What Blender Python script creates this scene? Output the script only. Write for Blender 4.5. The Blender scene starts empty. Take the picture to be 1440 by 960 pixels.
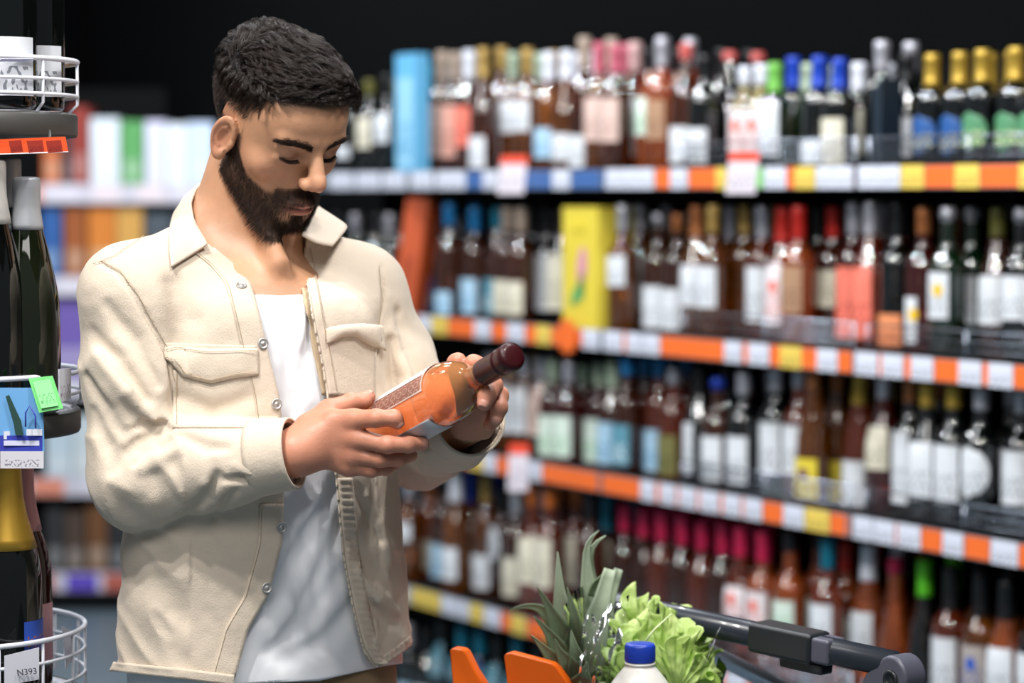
import bpy, bmesh, math, random
import numpy as np
from mathutils import Vector, Matrix, noise as mnoise
from mathutils.bvhtree import BVHTree
random.seed(7); rng = np.random.RandomState(7)
SC = bpy.context.scene
COL = SC.collection
# ------------------------------------------------------------------ camera
FPX = 3400.0
PITCH = math.atan(210 / FPX)
CAMZ = 1.55
cam_d = bpy.data.cameras.new('camera'); cam = bpy.data.objects.new('camera', cam_d); COL.objects.link(cam)
cam.location = (0, 0, CAMZ); cam.rotation_euler = (math.pi / 2 - PITCH, 0, 0)
cam_d.sensor_width = 36; cam_d.lens = FPX * 36 / 1440; cam_d.clip_end = 60
cam_d.dof.use_dof = True; cam_d.dof.focus_distance = 2.84; cam_d.dof.aperture_fstop = 2.9
SC.camera = cam
# ------------------------------------------------------------------ colour management, world
SC.view_settings.view_transform = 'Standard'; SC.view_settings.look = 'None'
SC.view_settings.gamma = 1; SC.view_settings.use_curve_mapping = False
SC.view_settings.exposure = 0.0
SC.cycles.use_denoising = True
SC.cycles.max_bounces = 8; SC.cycles.transmission_bounces = 6; SC.cycles.transparent_max_bounces = 8
SC.cycles.diffuse_bounces = 3; SC.cycles.glossy_bounces = 3
SC.cycles.sample_clamp_indirect = 6
SC.cycles.caustics_refractive = False; SC.cycles.caustics_reflective = False
world = bpy.data.worlds.new('world'); SC.world = world; world.use_nodes = True
wb = world.node_tree.nodes['Background']; wb.inputs[0].default_value = (0.80, 0.90, 1.0, 1); wb.inputs[1].default_value = 0.16
# shelf run frame: origin on the price rail plane, D along the run (away), N out into the aisle
A0 = np.array([0.966, 4.56]); SD = np.array([-0.5463, 0.8376]); SN = np.array([-0.8376, -0.5463])
def SW(t, off, z):
    p = A0 + t * SD - off * SN
    return Vector((p[0], p[1], z))
# ------------------------------------------------------------------ lamps (the shop's ceiling spots, plus added soft fill panels)
def area(name, loc, target, size, power, color=(1, 1, 1), shape='DISK', sy=None):
    l = bpy.data.lights.new(name, 'AREA'); l.shape = shape; l.size = size
    if sy: l.size_y = sy
    l.energy = power; l.color = color
    o = bpy.data.objects.new(name, l); COL.objects.link(o); o.location = loc
    o.rotation_euler = (Vector(target) - Vector(loc)).to_track_quat('-Z', 'Y').to_euler()
    return o
def cluster(c, target, power, color=(1, .97, .93), d=0.17, size=.085):
    c = Vector(c)
    for a in (0.4, 2.5, 4.6):
        area('ceiling_spot', c + Vector((d * math.cos(a), d * math.sin(a), 0)), target, size, power, color)
for t in (-0.9, .5, 1.9, 3.3):
    b = SW(t, -.8, 3.35); cluster(b, SW(t, 0.05, 0.8), 11.5, (0.93, 0.96, 1), .2, .07)
area('fill_panel', SW(1.0, -1.9, 3.3), SW(1.2, 0, .75), .5, 75, (.94, .97, 1), 'RECTANGLE', 3.2)  # added fill light that lifts the dark lower shelves
cluster((-0.95, 1.75, 3.3), (-0.3, 2.95, 1.3), 23)
cluster((0.55, 2.0, 3.3), (-0.1, 2.95, 1.2), 12)
area('fill_panel', (-0.3, 0.3, 3.3), (-0.2, 2.9, 1.2), 2.2, 42, (1, .98, .95), 'RECTANGLE', 0.9)  # added soft fill from the camera side onto the man
area('fill_panel', (-1.9, 3.4, 3.3), (-0.4, 2.95, 1.4), 0.5, 26, (0.95, .97, 1), 'RECTANGLE', 1.4)
area('fill_panel', (-1.4, 7.2, 3.4), (-1.6, 8.8, 1.2), 1.6, 55, (0.92, .96, 1), 'RECTANGLE', 0.5)
# ------------------------------------------------------------------ helpers
cP, sP = math.cos(PITCH), math.sin(PITCH)
def at(u, v, Y):
    a = (u - 720) / FPX; b = (v - 480) / FPX
    dy = cP - b * sP; dz = -sP - b * cP
    k = Y / dy
    return Vector((a * k, Y, CAMZ + dz * k))
def zv(v, Y): return at(720, v, Y).z
def proj(P):
    P = np.asarray(P, float); x = P[..., 0]; y = P[..., 1]; z = P[..., 2] - CAMZ
    d = y * cP - z * sP
    return 720 + FPX * x / d, 480 - FPX * (y * sP + z * cP) / d
def t_from_u(u, off, z):
    r = (u - 720) / FPX; h = -(z - CAMZ) * sP
    bx, by = A0 - off * SN
    return (r * (by * cP + h) - bx) / (SD[0] - r * SD[1] * cP)
def lin(c):
    if isinstance(c, str):
        c = tuple(int(c[i:i + 2], 16) / 255 for i in (0, 2, 4))
    return tuple(x / 12.92 if x <= .04045 else ((x + .055) / 1.055) ** 2.4 for x in c) + (1,)
MATS = {}
def mat(name, col, rough=.5, metal=0, trans=0, ior=1.45, var=.06, scale=12, bump=0, bscale=60, spec=.5, coat=0, alpha=1, sss=0, sheen=0, coatior=1.5):
    if name in MATS: return MATS[name]
    m = bpy.data.materials.new(name); m.use_nodes = True; nt = m.node_tree; N = nt.nodes; L = nt.links
    p = N['Principled BSDF']; c = lin(col)
    tc = N.new('ShaderNodeTexCoord'); nz = N.new('ShaderNodeTexNoise'); nz.inputs['Scale'].default_value = scale; nz.inputs['Detail'].default_value = 3
    L.new(tc.outputs['Object'], nz.inputs['Vector'])
    mx = N.new('ShaderNodeMix'); mx.data_type = 'RGBA'
    mx.inputs[6].default_value = tuple(x * (1 - var) for x in c[:3]) + (1,); mx.inputs[7].default_value = tuple(min(1, x * (1 + var)) for x in c[:3]) + (1,)
    L.new(nz.outputs['Fac'], mx.inputs[0]); L.new(mx.outputs[2], p.inputs['Base Color'])
    p.inputs['Roughness'].default_value = rough; p.inputs['Metallic'].default_value = metal
    p.inputs['Transmission Weight'].default_value = trans; p.inputs['IOR'].default_value = ior
    p.inputs['Specular IOR Level'].default_value = spec; p.inputs['Coat Weight'].default_value = coat; p.inputs['Alpha'].default_value = alpha
    p.inputs['Coat Roughness'].default_value = .03; p.inputs['Sheen Weight'].default_value = sheen
    p.inputs['Coat IOR'].default_value = coatior
    if sss:
        p.inputs['Subsurface Weight'].default_value = sss; p.inputs['Subsurface Radius'].default_value = (1, .35, .2); p.inputs['Subsurface Scale'].default_value = .006
    if bump:
        n2 = N.new('ShaderNodeTexNoise'); n2.inputs['Scale'].default_value = bscale; n2.inputs['Detail'].default_value = 4
        L.new(tc.outputs['Object'], n2.inputs['Vector'])
        b = N.new('ShaderNodeBump'); b.inputs['Strength'].default_value = bump; b.inputs['Distance'].default_value = .002
        L.new(n2.outputs['Fac'], b.inputs['Height']); L.new(b.outputs[0], p.inputs['Normal'])
    MATS[name] = m; return m
def setp(o, label=None, cat=None, group=None, kind=None):
    if label: o['label'] = label
    if cat: o['category'] = cat
    if group: o['group'] = group
    if kind: o['kind'] = kind
    return o
def thing(name, label, cat, loc=(0, 0, 0), group=None):
    o = bpy.data.objects.new(name, None); COL.objects.link(o); o.location = loc; o.empty_display_size = .05
    return setp(o, label, cat, group)
def link(name, me, parent=None, m=None):
    o = bpy.data.objects.new(name, me); COL.objects.link(o)
    if m is not None:
        me.materials.clear()
        for q in (m if isinstance(m, (list, tuple)) else [m]): me.materials.append(q)
    if parent is not None:
        o.parent = parent; o.location = -parent.location  # mesh written in world coordinates
    return o
def raw(name, V, F, parent=None, m=None, smooth=True):
    me = bpy.data.meshes.new(name); me.from_pydata([tuple(v) for v in V], [], [tuple(f) for f in F]); me.update()
    if smooth: me.shade_smooth()
    return link(name, me, parent, m)
class MB:
    def __init__(s): s.V = []; s.F = []
    def add(s, V, F):
        n = len(s.V); s.V += [tuple(v) for v in V]; s.F += [tuple(i + n for i in f) for f in F]; return s
    def box(s, c, ax, ay, az):
        c, ax, ay, az = Vector(c), Vector(ax), Vector(ay), Vector(az)
        V = [c + i * ax + j * ay + k * az for i in (-1, 1) for j in (-1, 1) for k in (-1, 1)]
        return s.add(V, [(0, 1, 3, 2), (4, 6, 7, 5), (0, 4, 5, 1), (2, 3, 7, 6), (0, 2, 6, 4), (1, 5, 7, 3)])
    def bb(s, x0, y0, z0, x1, y1, z1):
        return s.box(((x0 + x1) / 2, (y0 + y1) / 2, (z0 + z1) / 2), ((x1 - x0) / 2, 0, 0), (0, (y1 - y0) / 2, 0), (0, 0, (z1 - z0) / 2))
    def tube(s, pts, r, seg=8, closed=False, cap=True):
        pts = [Vector(p) for p in pts]; n = len(pts); R = r if isinstance(r, (list, tuple)) else [r] * n
        V = []; up = Vector((0.03, 0.02, 1))
        for i, p in enumerate(pts):
            a = pts[(i - 1) % n] if (closed or i > 0) else p; b = pts[(i + 1) % n] if (closed or i < n - 1) else p
            d = (b - a).normalized()
            if i == 0:
                x = d.cross(up if abs(d.z) < .9 else Vector((1, 0, 0))).normalized()
            else: x = (x - d * x.dot(d)).normalized()
            y = d.cross(x)
            V += [p + R[i] * (math.cos(k * 2 * math.pi / seg) * x + math.sin(k * 2 * math.pi / seg) * y) for k in range(seg)]
        F = []
        for i in range(n if closed else n - 1):
            j = (i + 1) % n
            for k in range(seg):
                l = (k + 1) % seg; F.append((i * seg + k, i * seg + l, j * seg + l, j * seg + k))
        if cap and not closed:
            F.append(tuple(range(seg))[::-1]); F.append(tuple(range((n - 1) * seg, n * seg)))
        return s.add(V, F)
    def lathe(s, prof, c=(0, 0, 0), seg=24, axis=None, cap=True):
        M = Matrix.Identity(3)
        if axis is not None: M = Vector(axis).to_track_quat('Z', 'Y').to_matrix()
        c = Vector(c); V = []
        for r, z in prof:
            V += [c + M @ Vector((r * math.cos(k * 2 * math.pi / seg), r * math.sin(k * 2 * math.pi / seg), z)) for k in range(seg)]
        F = []
        for i in range(len(prof) - 1):
            for k in range(seg):
                l = (k + 1) % seg; F.append((i * seg + k, i * seg + l, (i + 1) * seg + l, (i + 1) * seg + k))
        if cap:
            F.append(tuple(range(seg))[::-1]); F.append(tuple(range((len(prof) - 1) * seg, len(prof) * seg)))
        return s.add(V, F)
    def build(s, name, m, parent=None, smooth=False):
        return raw(name, s.V, s.F, parent, m, smooth)
def bevel(o, w=.002, seg=2, auto=True):
    md = o.modifiers.new('bevel', 'BEVEL'); md.width = w; md.segments = seg; md.limit_method = 'ANGLE'
    if auto:
        o.data.shade_smooth()
        wn = o.modifiers.new('wn', 'WEIGHTED_NORMAL'); wn.keep_sharp = True
    return o
ORD = 'zeroth first second third fourth fifth sixth seventh eighth ninth tenth eleventh twelfth thirteenth fourteenth fifteenth sixteenth seventeenth eighteenth nineteenth'.split()
def ordn(n):
    if n < 20: return ORD[n]
    T = {2: 'twent', 3: 'thirt', 4: 'fort', 5: 'fift'}[n // 10]
    return T + 'ieth' if n % 10 == 0 else T + 'y-' + ORD[n % 10]
# ================================================================== STRUCTURE
fl = MB().bb(-4, -1.5, -.05, 5, 11, 0).build('floor', mat('floor_vinyl', '5f6f78', .35, bump=.1, bscale=8, var=.12, scale=2)); setp(fl, kind='structure')
cl = MB().bb(-4, -1.5, 3.6, 5, 11, 3.7).build('ceiling', mat('black_ceiling', '101112', .9)); setp(cl, kind='structure')
wl = MB().bb(-4, 10.9, 0, 5, 11, 3.6).build('wall_back', mat('black_wall', '08090a', .95, spec=.05)); setp(wl, kind='structure')
wl2 = MB().box(SW(1.4, .75, 1.8), Vector((*(SD * 4.6), 0)), Vector((*(SN * .04), 0)), (0, 0, 1.8)).build('wall_right', MATS['black_wall']); setp(wl2, kind='structure')
# ================================================================== SHELVING BAYS
ZC = [zv(v, 4.56) for v in (247, 530, 780, 1068)]; ZC.append(ZC[3] - .36)
RH = .0235
ZT = [z + RH - .006 for z in ZC]   # shelf surfaces
DEPTH = .46
BAYS = [(-.43, .474), (.474, 1.373), (1.373, 2.272), (2.272, 3.17)]
m_board = mat('black_powder_coat', '08090a', .7, spec=.12)
m_rail = mat('clear_grey_rail', '6b7078', .3)
m_wire = mat('chrome_wire', 'aeb6c2', .25, metal=.9)
m_or = mat('orange_strip', 'e2682a', .45); m_bl = mat('blue_strip', '3c5f96', .45); m_gr = mat('green_strip', '6fbf5a', .45)
def tagmat(name, base, ink):
    if name in MATS: return MATS[name]
    m = mat(name, base, .4); nt = m.node_tree; N = nt.nodes; L = nt.links
    uv = N.new('ShaderNodeUVMap'); w = N.new('ShaderNodeTexNoise'); w.noise_dimensions = '2D'
    mp = N.new('ShaderNodeMapping'); mp.inputs['Scale'].default_value = (18, 7, 1)
    L.new(uv.outputs[0], mp.inputs[0]); L.new(mp.outputs[0], w.inputs['Vector']); w.inputs['Scale'].default_value = 1; w.inputs['Detail'].default_value = 0
    r = N.new('ShaderNodeValToRGB'); r.color_ramp.elements[0].position = .56; r.color_ramp.elements[1].position = .6
    L.new(w.outputs['Fac'], r.inputs[0])
    sx = N.new('ShaderNodeSeparateXYZ'); L.new(uv.outputs[0], sx.inputs[0])
    def step(sock, lo, hi):
        a = N.new('ShaderNodeMath'); a.operation = 'GREATER_THAN'; L.new(sock, a.inputs[0]); a.inputs[1].default_value = lo
        b = N.new('ShaderNodeMath'); b.operation = 'LESS_THAN'; L.new(sock, b.inputs[0]); b.inputs[1].default_value = hi
        c = N.new('ShaderNodeMath'); c.operation = 'MULTIPLY'; L.new(a.outputs[0], c.inputs[0]); L.new(b.outputs[0], c.inputs[1]); return c
    a = step(sx.outputs[0], .1, .9); b = step(sx.outputs[1], .1, .5)
    c = N.new('ShaderNodeMath'); c.operation = 'MULTIPLY'; L.new(a.outputs[0], c.inputs[0]); L.new(b.outputs[0], c.inputs[1])
    d = N.new('ShaderNodeMath'); d.operation = 'MULTIPLY'; L.new(c.outputs[0], d.inputs[0]); L.new(r.outputs[0], d.inputs[1])
    p = N['Principled BSDF']; src = p.inputs['Base Color'].links[0].from_socket
    mx = N.new('ShaderNodeMix'); mx.data_type = 'RGBA'; L.new(d.outputs[0], mx.inputs[0]); L.new(src, mx.inputs[6]); mx.inputs[7].default_value = lin(ink)
    L.new(mx.outputs[2], p.inputs['Base Color']); return m
m_tw = tagmat('price_paper_white', 'ccd0dd', '4b4f58'); m_ty = tagmat('price_paper_yellow', 'dcbf58', '5c5430')
def uvquad(name, P, m, parent, thick=.0008):
    # P: four corners (bl, br, tr, tl); thin solid card with uv on its face
    P = [Vector(p) for p in P]; n = (P[1] - P[0]).cross(P[3] - P[0]).normalized() * thick
    V = P + [p - n for p in P]
    F = [(0, 1, 2, 3), (7, 6, 5, 4), (0, 4, 5, 1), (1, 5, 6, 2), (2, 6, 7, 3), (3, 7, 4, 0)]
    o = raw(name, V, F, parent, m, False); ul = o.data.uv_layers.new(name='uv')
    for k, c in enumerate([(0, 0), (1, 0), (1, 1), (0, 1)]): ul.data[k].uv = c
    return o
W_, Y_, O_, B_, G_ = 'w', 'y', 'o', 'b', 'g'
TAGS = [
 [(465,497,W_),(502,535,W_),(540,575,W_),(580,610,W_),(615,655,W_),(656,679,B_),(680,700,W_),(738,776,B_),(778,802,W_),(804,851,B_),(853,875,W_),(876,898,W_),(899,920,W_),(922,942,O_),(944,967,W_),(969,1007,O_),(1008,1022,Y_),(1062,1073,G_),(1076,1106,W_),(1107,1118,O_),(1119,1147,Y_),(1149,1172,W_),(1173,1200,W_),(1200,1203,O_),(1208,1235,W_),(1236,1266,W_),(1268,1300,Y_),(1301,1343,O_),(1344,1378,Y_),(1379,1433,O_),(1434,1468,Y_),(1470,1500,O_)],
 [(500,540,W_),(545,586,O_),(588,607,W_),(608,630,Y_),(631,668,O_),(668,690,W_),(692,712,O_),(714,738,W_),(739,755,O_),(755,775,Y_),(776,819,O_),(820,845,W_),(850,876,W_),(877,881,O_),(882,903,W_),(905,928,W_),(929,1018,O_),(1020,1044,W_),(1045,1052,O_),(1053,1082,W_),(1083,1098,O_),(1098,1128,Y_),(1128,1149,O_),(1150,1178,W_),(1179,1198,O_),(1203,1235,W_),(1236,1240,O_),(1241,1271,W_),(1272,1281,O_),(1282,1313,W_),(1314,1348,O_),(1349,1381,W_),(1382,1390,O_),(1391,1425,W_),(1426,1460,O_),(1462,1495,W_)],
 [(560,600,O_),(602,630,W_),(632,658,O_),(660,680,Y_),(681,698,W_),(699,742,O_),(743,762,W_),(763,841,O_),(845,900,O_),(902,922,W_),(923,928,O_),(929,951,W_),(952,955,O_),(956,980,W_),(981,984,O_),(985,1012,W_),(1013,1017,O_),(1018,1042,W_),(1043,1046,O_),(1047,1072,W_),(1073,1101,O_),(1103,1131,W_),(1133,1167,Y_),(1168,1189,O_),(1193,1195,O_),(1196,1228,W_),(1230,1259,W_),(1260,1262,O_),(1263,1295,W_),(1296,1325,O_),(1327,1355,W_),(1357,1392,O_),(1395,1432,W_),(1433,1470,O_)],
 [(545,578,W_),(580,620,Y_),(622,645,W_),(647,660,W_),(662,680,Y_),(682,704,W_),(705,718,O_),(720,740,Y_),(742,768,O_),(770,790,Y_),(792,830,O_),(850,875,W_),(878,925,O_),(928,955,W_),(958,985,Y_),(987,1020,O_),(1022,1050,W_),(1052,1100,O_),(1102,1140,W_)],
 [(600,640,W_),(642,700,O_),(702,740,W_),(760,830,O_)]]
seat = lambda k: Vector((*k, 0))
for bi, (t0, t1) in enumerate(BAYS):
    bay = thing('shelving_bay', ['black shelving bay with wire guards at the right edge of the picture', 'black shelving bay of wine left of the right-hand joint', 'third black shelving bay from the right behind the yellow box', 'farthest black shelving bay behind the man, ending at dark bottles'][bi], 'shelf', SW((t0 + t1) / 2, DEPTH / 2, 0), 'black wine shelving bays')
    tm = (t0 + t1) / 2; hw = (t1 - t0) / 2 - .004
    D3, N3 = seat(SD), seat(SN)
    MB().box(SW(tm, DEPTH + .02, .92), D3 * hw, N3 * .012, (0, 0, .92)).build('back_panel', m_board, bay)
    MB().box(SW(tm, DEPTH / 2 + .02, .06), D3 * hw, N3 * DEPTH / 2, (0, 0, .06)).build('plinth', m_board, bay)
    for te in (t0 + .012, t1 - .012):
        MB().box(SW(te, DEPTH - .01, .90), D3 * .012, N3 * .02, (0, 0, .90)).build('upright', m_board, bay)
    for si, zc in enumerate(ZC):
        MB().box(SW(tm, DEPTH / 2 + .004, ZT[si] - .014), D3 * hw, N3 * (DEPTH / 2), (0, 0, .014)).build('shelf_board', m_board, bay)
        rail = MB().box(SW(tm, -.002, zc), D3 * hw, N3 * .004, (0, 0, RH)).build('price_rail', m_rail, bay)
        for (u0, u1, k) in TAGS[si]:
            a = t_from_u(u1, -.006, zc); b = t_from_u(u0, -.006, zc)   # larger u is nearer, smaller t
            if b < t0 + .006 or a > t1 - .006: continue
            a = max(a, t0 + .006); b = min(b, t1 - .006)
            hh = RH * (.9 if k in 'obg' else .98); of = -.0068 if k in 'obg' else -.0085
            P = [SW(b, of, zc - hh), SW(a, of, zc - hh), SW(a, of, zc + hh), SW(b, of, zc + hh)]
            q = {'w': m_tw, 'y': m_ty, 'o': m_or, 'b': m_bl, 'g': m_gr}[k]
            c = uvquad('price_tag' if k in 'wy' else 'colour_strip', P, q, None); c.parent = rail; c.matrix_parent_inverse = Matrix.Identity(4); c.location = (0, 0, 0)
        if (bi == 0 and si < 4) or (bi == 1 and si in (0, 1, 2, 3)):
            g = MB(); tl = t1 if bi == 0 else t0 + .62
            for h in (.022, .04, .06): g.tube([SW(t0 + .012, .012, ZT[si] + h), SW(tl - .012, .012, ZT[si] + h)], .0021 if h < .05 else .003, 6)
            for k in range(4 if bi == 0 else 3):
                tt = t0 + .02 + (tl - t0 - .04) * k / (3 if bi == 0 else 2)
                g.tube([SW(tt, .012, ZT[si] - .001), SW(tt, .012, ZT[si] + .062)], .0026, 6)
            g.build('wire_guard', m_wire, bay, True)
# ================================================================== BOTTLES
GL = {'black': ('070a0a', .3, 'black glass'), 'green': ('16301a', .6, 'dark green glass'), 'amber': ('b8661c', .86, 'amber'), 'rose': ('b84a20', .84, 'rosé'),
      'orange': ('e8702a', .8, 'orange'), 'brown': ('7a3a1c', .86, 'brown'), 'red': ('7a1c16', .85, 'dark red'), 'yellow': ('b9a844', .7, 'pale yellow')}
def gmat(k):
    c, tr, _ = GL[k]; return mat('glass_' + k, c, .04, trans=tr, ior=1.4, spec=.6, var=.15, scale=20, coat=1, coatior=1.85)
CAPC = {'silver': ('b4b4bd', .35, .5), 'white': ('d6d9e4', .4, 0), 'tan': ('a98a4c', .4, .3), 'gold': ('b8983f', .32, .5), 'bronze': ('a9683c', .35, .4), 'blue': ('1a3fae', .35, .1), 'teal': ('127089', .35, .1),
        'black': ('101114', .35, 0), 'pink': ('b5586a', .4, 0), 'blush': ('bd9a98', .4, 0), 'green': ('6db14e', .4, 0), 'lime': ('5ec728', .4, 0), 'red': ('b5241c', .35, .1), 'coral': ('b5534e', .4, 0),
        'magenta': ('c01f4c', .35, .1), 'orange': ('d5702f', .4, .1), 'olive': ('5d5a28', .4, .2), 'mist': ('9fb09a', .4, .2), 'beige': ('a08e80', .4, 0), 'brightblue': ('1c6fa8', .35, .1)}
def cmat(k): c, r, mt = CAPC[k]; return mat('capsule_' + k, c, r, metal=mt, var=.08)
LABC = {'white': ('cfd3d8', '7d828a'), 'cream': ('d0cbb8', '86806c'), 'pinkpale': ('cdb2a8', '8d6f66'), 'salmon': ('d09a8a', '8e5548'), 'coral': ('e07462', '9c3d34'), 'yellow': ('d6c23c', '6a3b5c'),
        'bluewhite': ('9fc0d6', '2b74a0'), 'blue': ('24508c', 'b9b060'), 'sun': ('cfd3d8', '7d828a'), 'green': ('4f8560', 'cfd39a'), 'olive': ('6d6a3e', '3d3a20'), 'peach': ('dc8a5c', 'b0562c'), 'greenwhite': ('c9d8cc', '4f9a64'),
        'pinkwhite': ('d8cfd2', 'd0705e'), 'tan': ('a07d62', '6a4c3a'), 'art': ('a49c98', '2a4a90'), 'teal': ('56889a', 'c9d6dc')}
LWORD = {'sun': 'sun-printed white', 'pinkpale': 'pale pink', 'bluewhite': 'light blue', 'greenwhite': 'green-printed white', 'pinkwhite': 'pink-printed white', 'art': 'illustrated grey'}
def lmat(k):
    b, i = LABC[k]; return tagmat('label_' + k, b, i)
def bprofile(shape, H, R):
    rn = .0145
    if shape == 'bordeaux': P = [(R * .9, 0), (R, .006), (R, H * .60), (R * .97, H * .635), (R * .82, H * .672), (R * .55, H * .705), (rn * 1.1, H * .745), (rn, H * .80), (rn, H * .985), (rn * .9, H * .995)]
    elif shape == 'burgundy': P = [(R * .9, 0), (R, .006), (R, H * .48), (R * .96, H * .54), (R * .80, H * .62), (R * .58, H * .69), (rn * 1.25, H * .77), (rn, H * .83), (rn, H * .985), (rn * .9, H * .995)]
    elif shape == 'flute': P = [(R * .9, 0), (R, .006), (R, H * .42), (R * .93, H * .52), (R * .72, H * .66), (R * .5, H * .77), (rn * 1.05, H * .87), (rn, H * .91), (rn, H * .985), (rn * .9, H * .995)]
    elif shape == 'bell': P = [(R * 1.05, 0), (R * 1.15, .02), (R * 1.1, H * .2), (R * .85, H * .45), (R * .55, H * .62), (R * .4, H * .72), (rn, H * .8), (rn, H * .985), (rn * .9, H * .995)]
    elif shape == 'round': P = [(R * .9, 0), (R * 1.15, .01), (R * 1.25, H * .35), (R * 1.15, H * .5), (R * .8, H * .62), (rn * 1.1, H * .7), (rn, H * .78), (rn, H * .985), (rn * .9, H * .995)]
    return P
def rad_at(P, z):
    for (r0, z0), (r1, z1) in zip(P, P[1:]):
        if z <= z1: return r0 + (r1 - r0) * max(0, z - z0) / max(1e-6, z1 - z0)
    return P[-1][0]
MC = {}
def bottle_meshes(shape, H, R, seg=20):
    k = (shape, round(H, 2), round(R, 3), seg)
    if k not in MC:
        b = MB().lathe(bprofile(shape, k[1], k[2]), seg=seg); me = bpy.data.meshes.new('bottle_glass'); me.from_pydata(b.V, [], b.F); me.shade_smooth()
        MC[k] = me
    return MC[k], k[1]
def label_mesh(R, z0, z1, ac, ah, oval=False, name='label', P=None):
    n = 14; V = []; F = []; UV = []
    ws = 9 if oval or P else 1
    for j in range(ws + 1):
        y = j / ws; zz = z0 + (z1 - z0) * y
        w = math.sqrt(max(0, 1 - (2 * y - 1) ** 2)) if oval else 1
        r = (rad_at(P, zz) if P else R) + .0007
        for i in range(n + 1):
            x = -1 + 2 * i / n; a = ac + ah * x * w
            V.append((r * math.cos(a), r * math.sin(a), zz)); UV.append(((x * w + 1) / 2, y))
    for j in range(ws):
        for i in range(n):
            a = j * (n + 1) + i; F.append((a, a + 1, a + n + 2, a + n + 1))
    me = bpy.data.meshes.new(name); me.from_pydata(V, [], F); me.shade_smooth()
    ul = me.uv_layers.new(name='uv')
    for lp in me.loops: ul.data[lp.index].uv = UV[lp.vertex_index]
    return me
def sub(name, me, m, parent):
    o = bpy.data.objects.new(name, me); COL.objects.link(o); o.parent = parent
    if not me.materials: me.materials.append(m)
    if me.materials[0] is not m:
        o.material_slots[0].link = 'OBJECT'; o.material_slots[0].material = m
    return o
NANG = math.atan2(SN[1], SN[0])
LAYERS = ['top', 'second', 'third', 'fourth', 'bottom']
# (u of the capsule, v of the bottle top, glass, capsule, v of capsule bottom, label, v0, v1, [right edge u of label], [shape])
S1 = [(490,118,'black','black',140,'white',205,222),(520,112,'black','olive',135,'cream',165,208),(545,108,'black','black',135,'white',160,200),
 (603,90,'black','teal',130,'white',158,215),(622,76,'amber','beige',115,'pinkpale',147,220),(640,76,'brown','beige',113,'salmon',148,221),(660,74,'brown','white',112,'coral',150,206),(680,70,'brown','tan',110,'white',192,236),
 (706,68,'amber','tan',98,'white',188,238),(722,76,'amber','mist',112,'white',141,186),(742,70,'amber','tan',105,'white',141,184),(772,72,'amber','white',114,'bluewhite',180,222),(797,70,'amber','white',112,'white',188,225),
 (822,52,'brown','beige',96,'white',190,235),(843,62,'amber','pink',104,'pinkpale',137,198),(867,62,'brown','pink',104,'pinkpale',138,199),(893,59,'rose','blush',100,'white',137,220),(915,66,'orange','black',100,'greenwhite',137,190),(931,54,'orange','silver',95,'tan',140,196),
 (965,60,'brown','coral',85,'white',178,228),(990,75,'black','black',110,'white',180,230),(1015,70,'black','black',108,'white',178,232),(1026,72,'black','coral',84,None,0,0),(1048,103,'yellow','white',119,'pinkwhite',153,214),(1071,103,'yellow','white',119,'pinkwhite',152,214),
 (1090,90,'green','green',130,'white',141,218),(1116,80,'black','blue',126,'white',150,196),(1137,92,'green','mist',130,None,0,0),(1152,82,'black','blue',125,'white',198,230),(1181,82,'black','blue',126,'cream',166,232),(1208,112,'black','white',128,'cream',152,216),
 (1240,60,'black','silver',100,None,0,0),(1276,78,'black','black',116,'white',164,220),(1311,97,'black','gold',122,'blue',162,216,None,'oval'),(1350,93,'black','gold',120,'blue',160,217,None,'oval'),(1382,91,'black','gold',119,'green',157,212,None,'oval'),(1429,88,'black','gold',117,'green',157,212,None,'oval'),(1462,88,'black','gold',117,'green',157,212,None,'oval')]
S2 = [(475,300,'black','black',325,'white',350,375),(500,300,'black','silver',325,'white',352,372),(528,300,'black','black',330,'bluewhite',345,375),(548,300,'black','silver',330,'white',360,390),
 (612,308,'black','white',330,'blue',385,442),(632,288,'brown','brightblue',318,'bluewhite',410,446),(668,290,'brown','brightblue',326,'bluewhite',392,440),(700,290,'brown','teal',322,'teal',392,441),(714,292,'brown','beige',324,'cream',394,440),(733,292,'brown','beige',326,'cream',396,442),
 (752,292,'black','black',330,'white',358,435),(770,292,'black','black',330,'white',358,436),(790,292,'black','black',330,'cream',357,436),
 (876,287,'amber','silver',326,'white',360,402),(900,286,'amber','silver',325,'white',361,433),(926,300,'brown','silver',318,'white',402,460),(953,300,'brown','bronze',326,'white',406,463),(980,290,'amber','bronze',334,'white',373,430),(1003,288,'amber','tan',328,'white',374,432),
 (1028,291,'amber','silver',336,'white',391,448),(1048,291,'amber','tan',330,None,0,0),(1073,288,'rose','silver',335,'white',375,452),(1101,290,'rose','red',342,'pinkwhite',370,456),(1123,292,'orange','red',338,'tan',374,440),(1152,292,'brown','black',335,None,0,0),(1172,292,'brown','red',335,'cream',380,431),
 (1201,284,'red','silver',330,'coral',375,474,1214),(1224,284,'rose','silver',330,'coral',376,476,1226),(1262,284,'black','black',330,'peach',442,488),(1299,292,'red','bronze',330,'sun',418,482,1288),(1333,291,'green','silver',310,'sun',383,448,1334),(1367,291,'green','silver',310,'sun',388,455,1371),(1403,290,'brown','olive',334,'white',388,456),(1437,290,'black','silver',312,'white',388,450),(1470,290,'black','silver',312,'white',392,455)]
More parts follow.
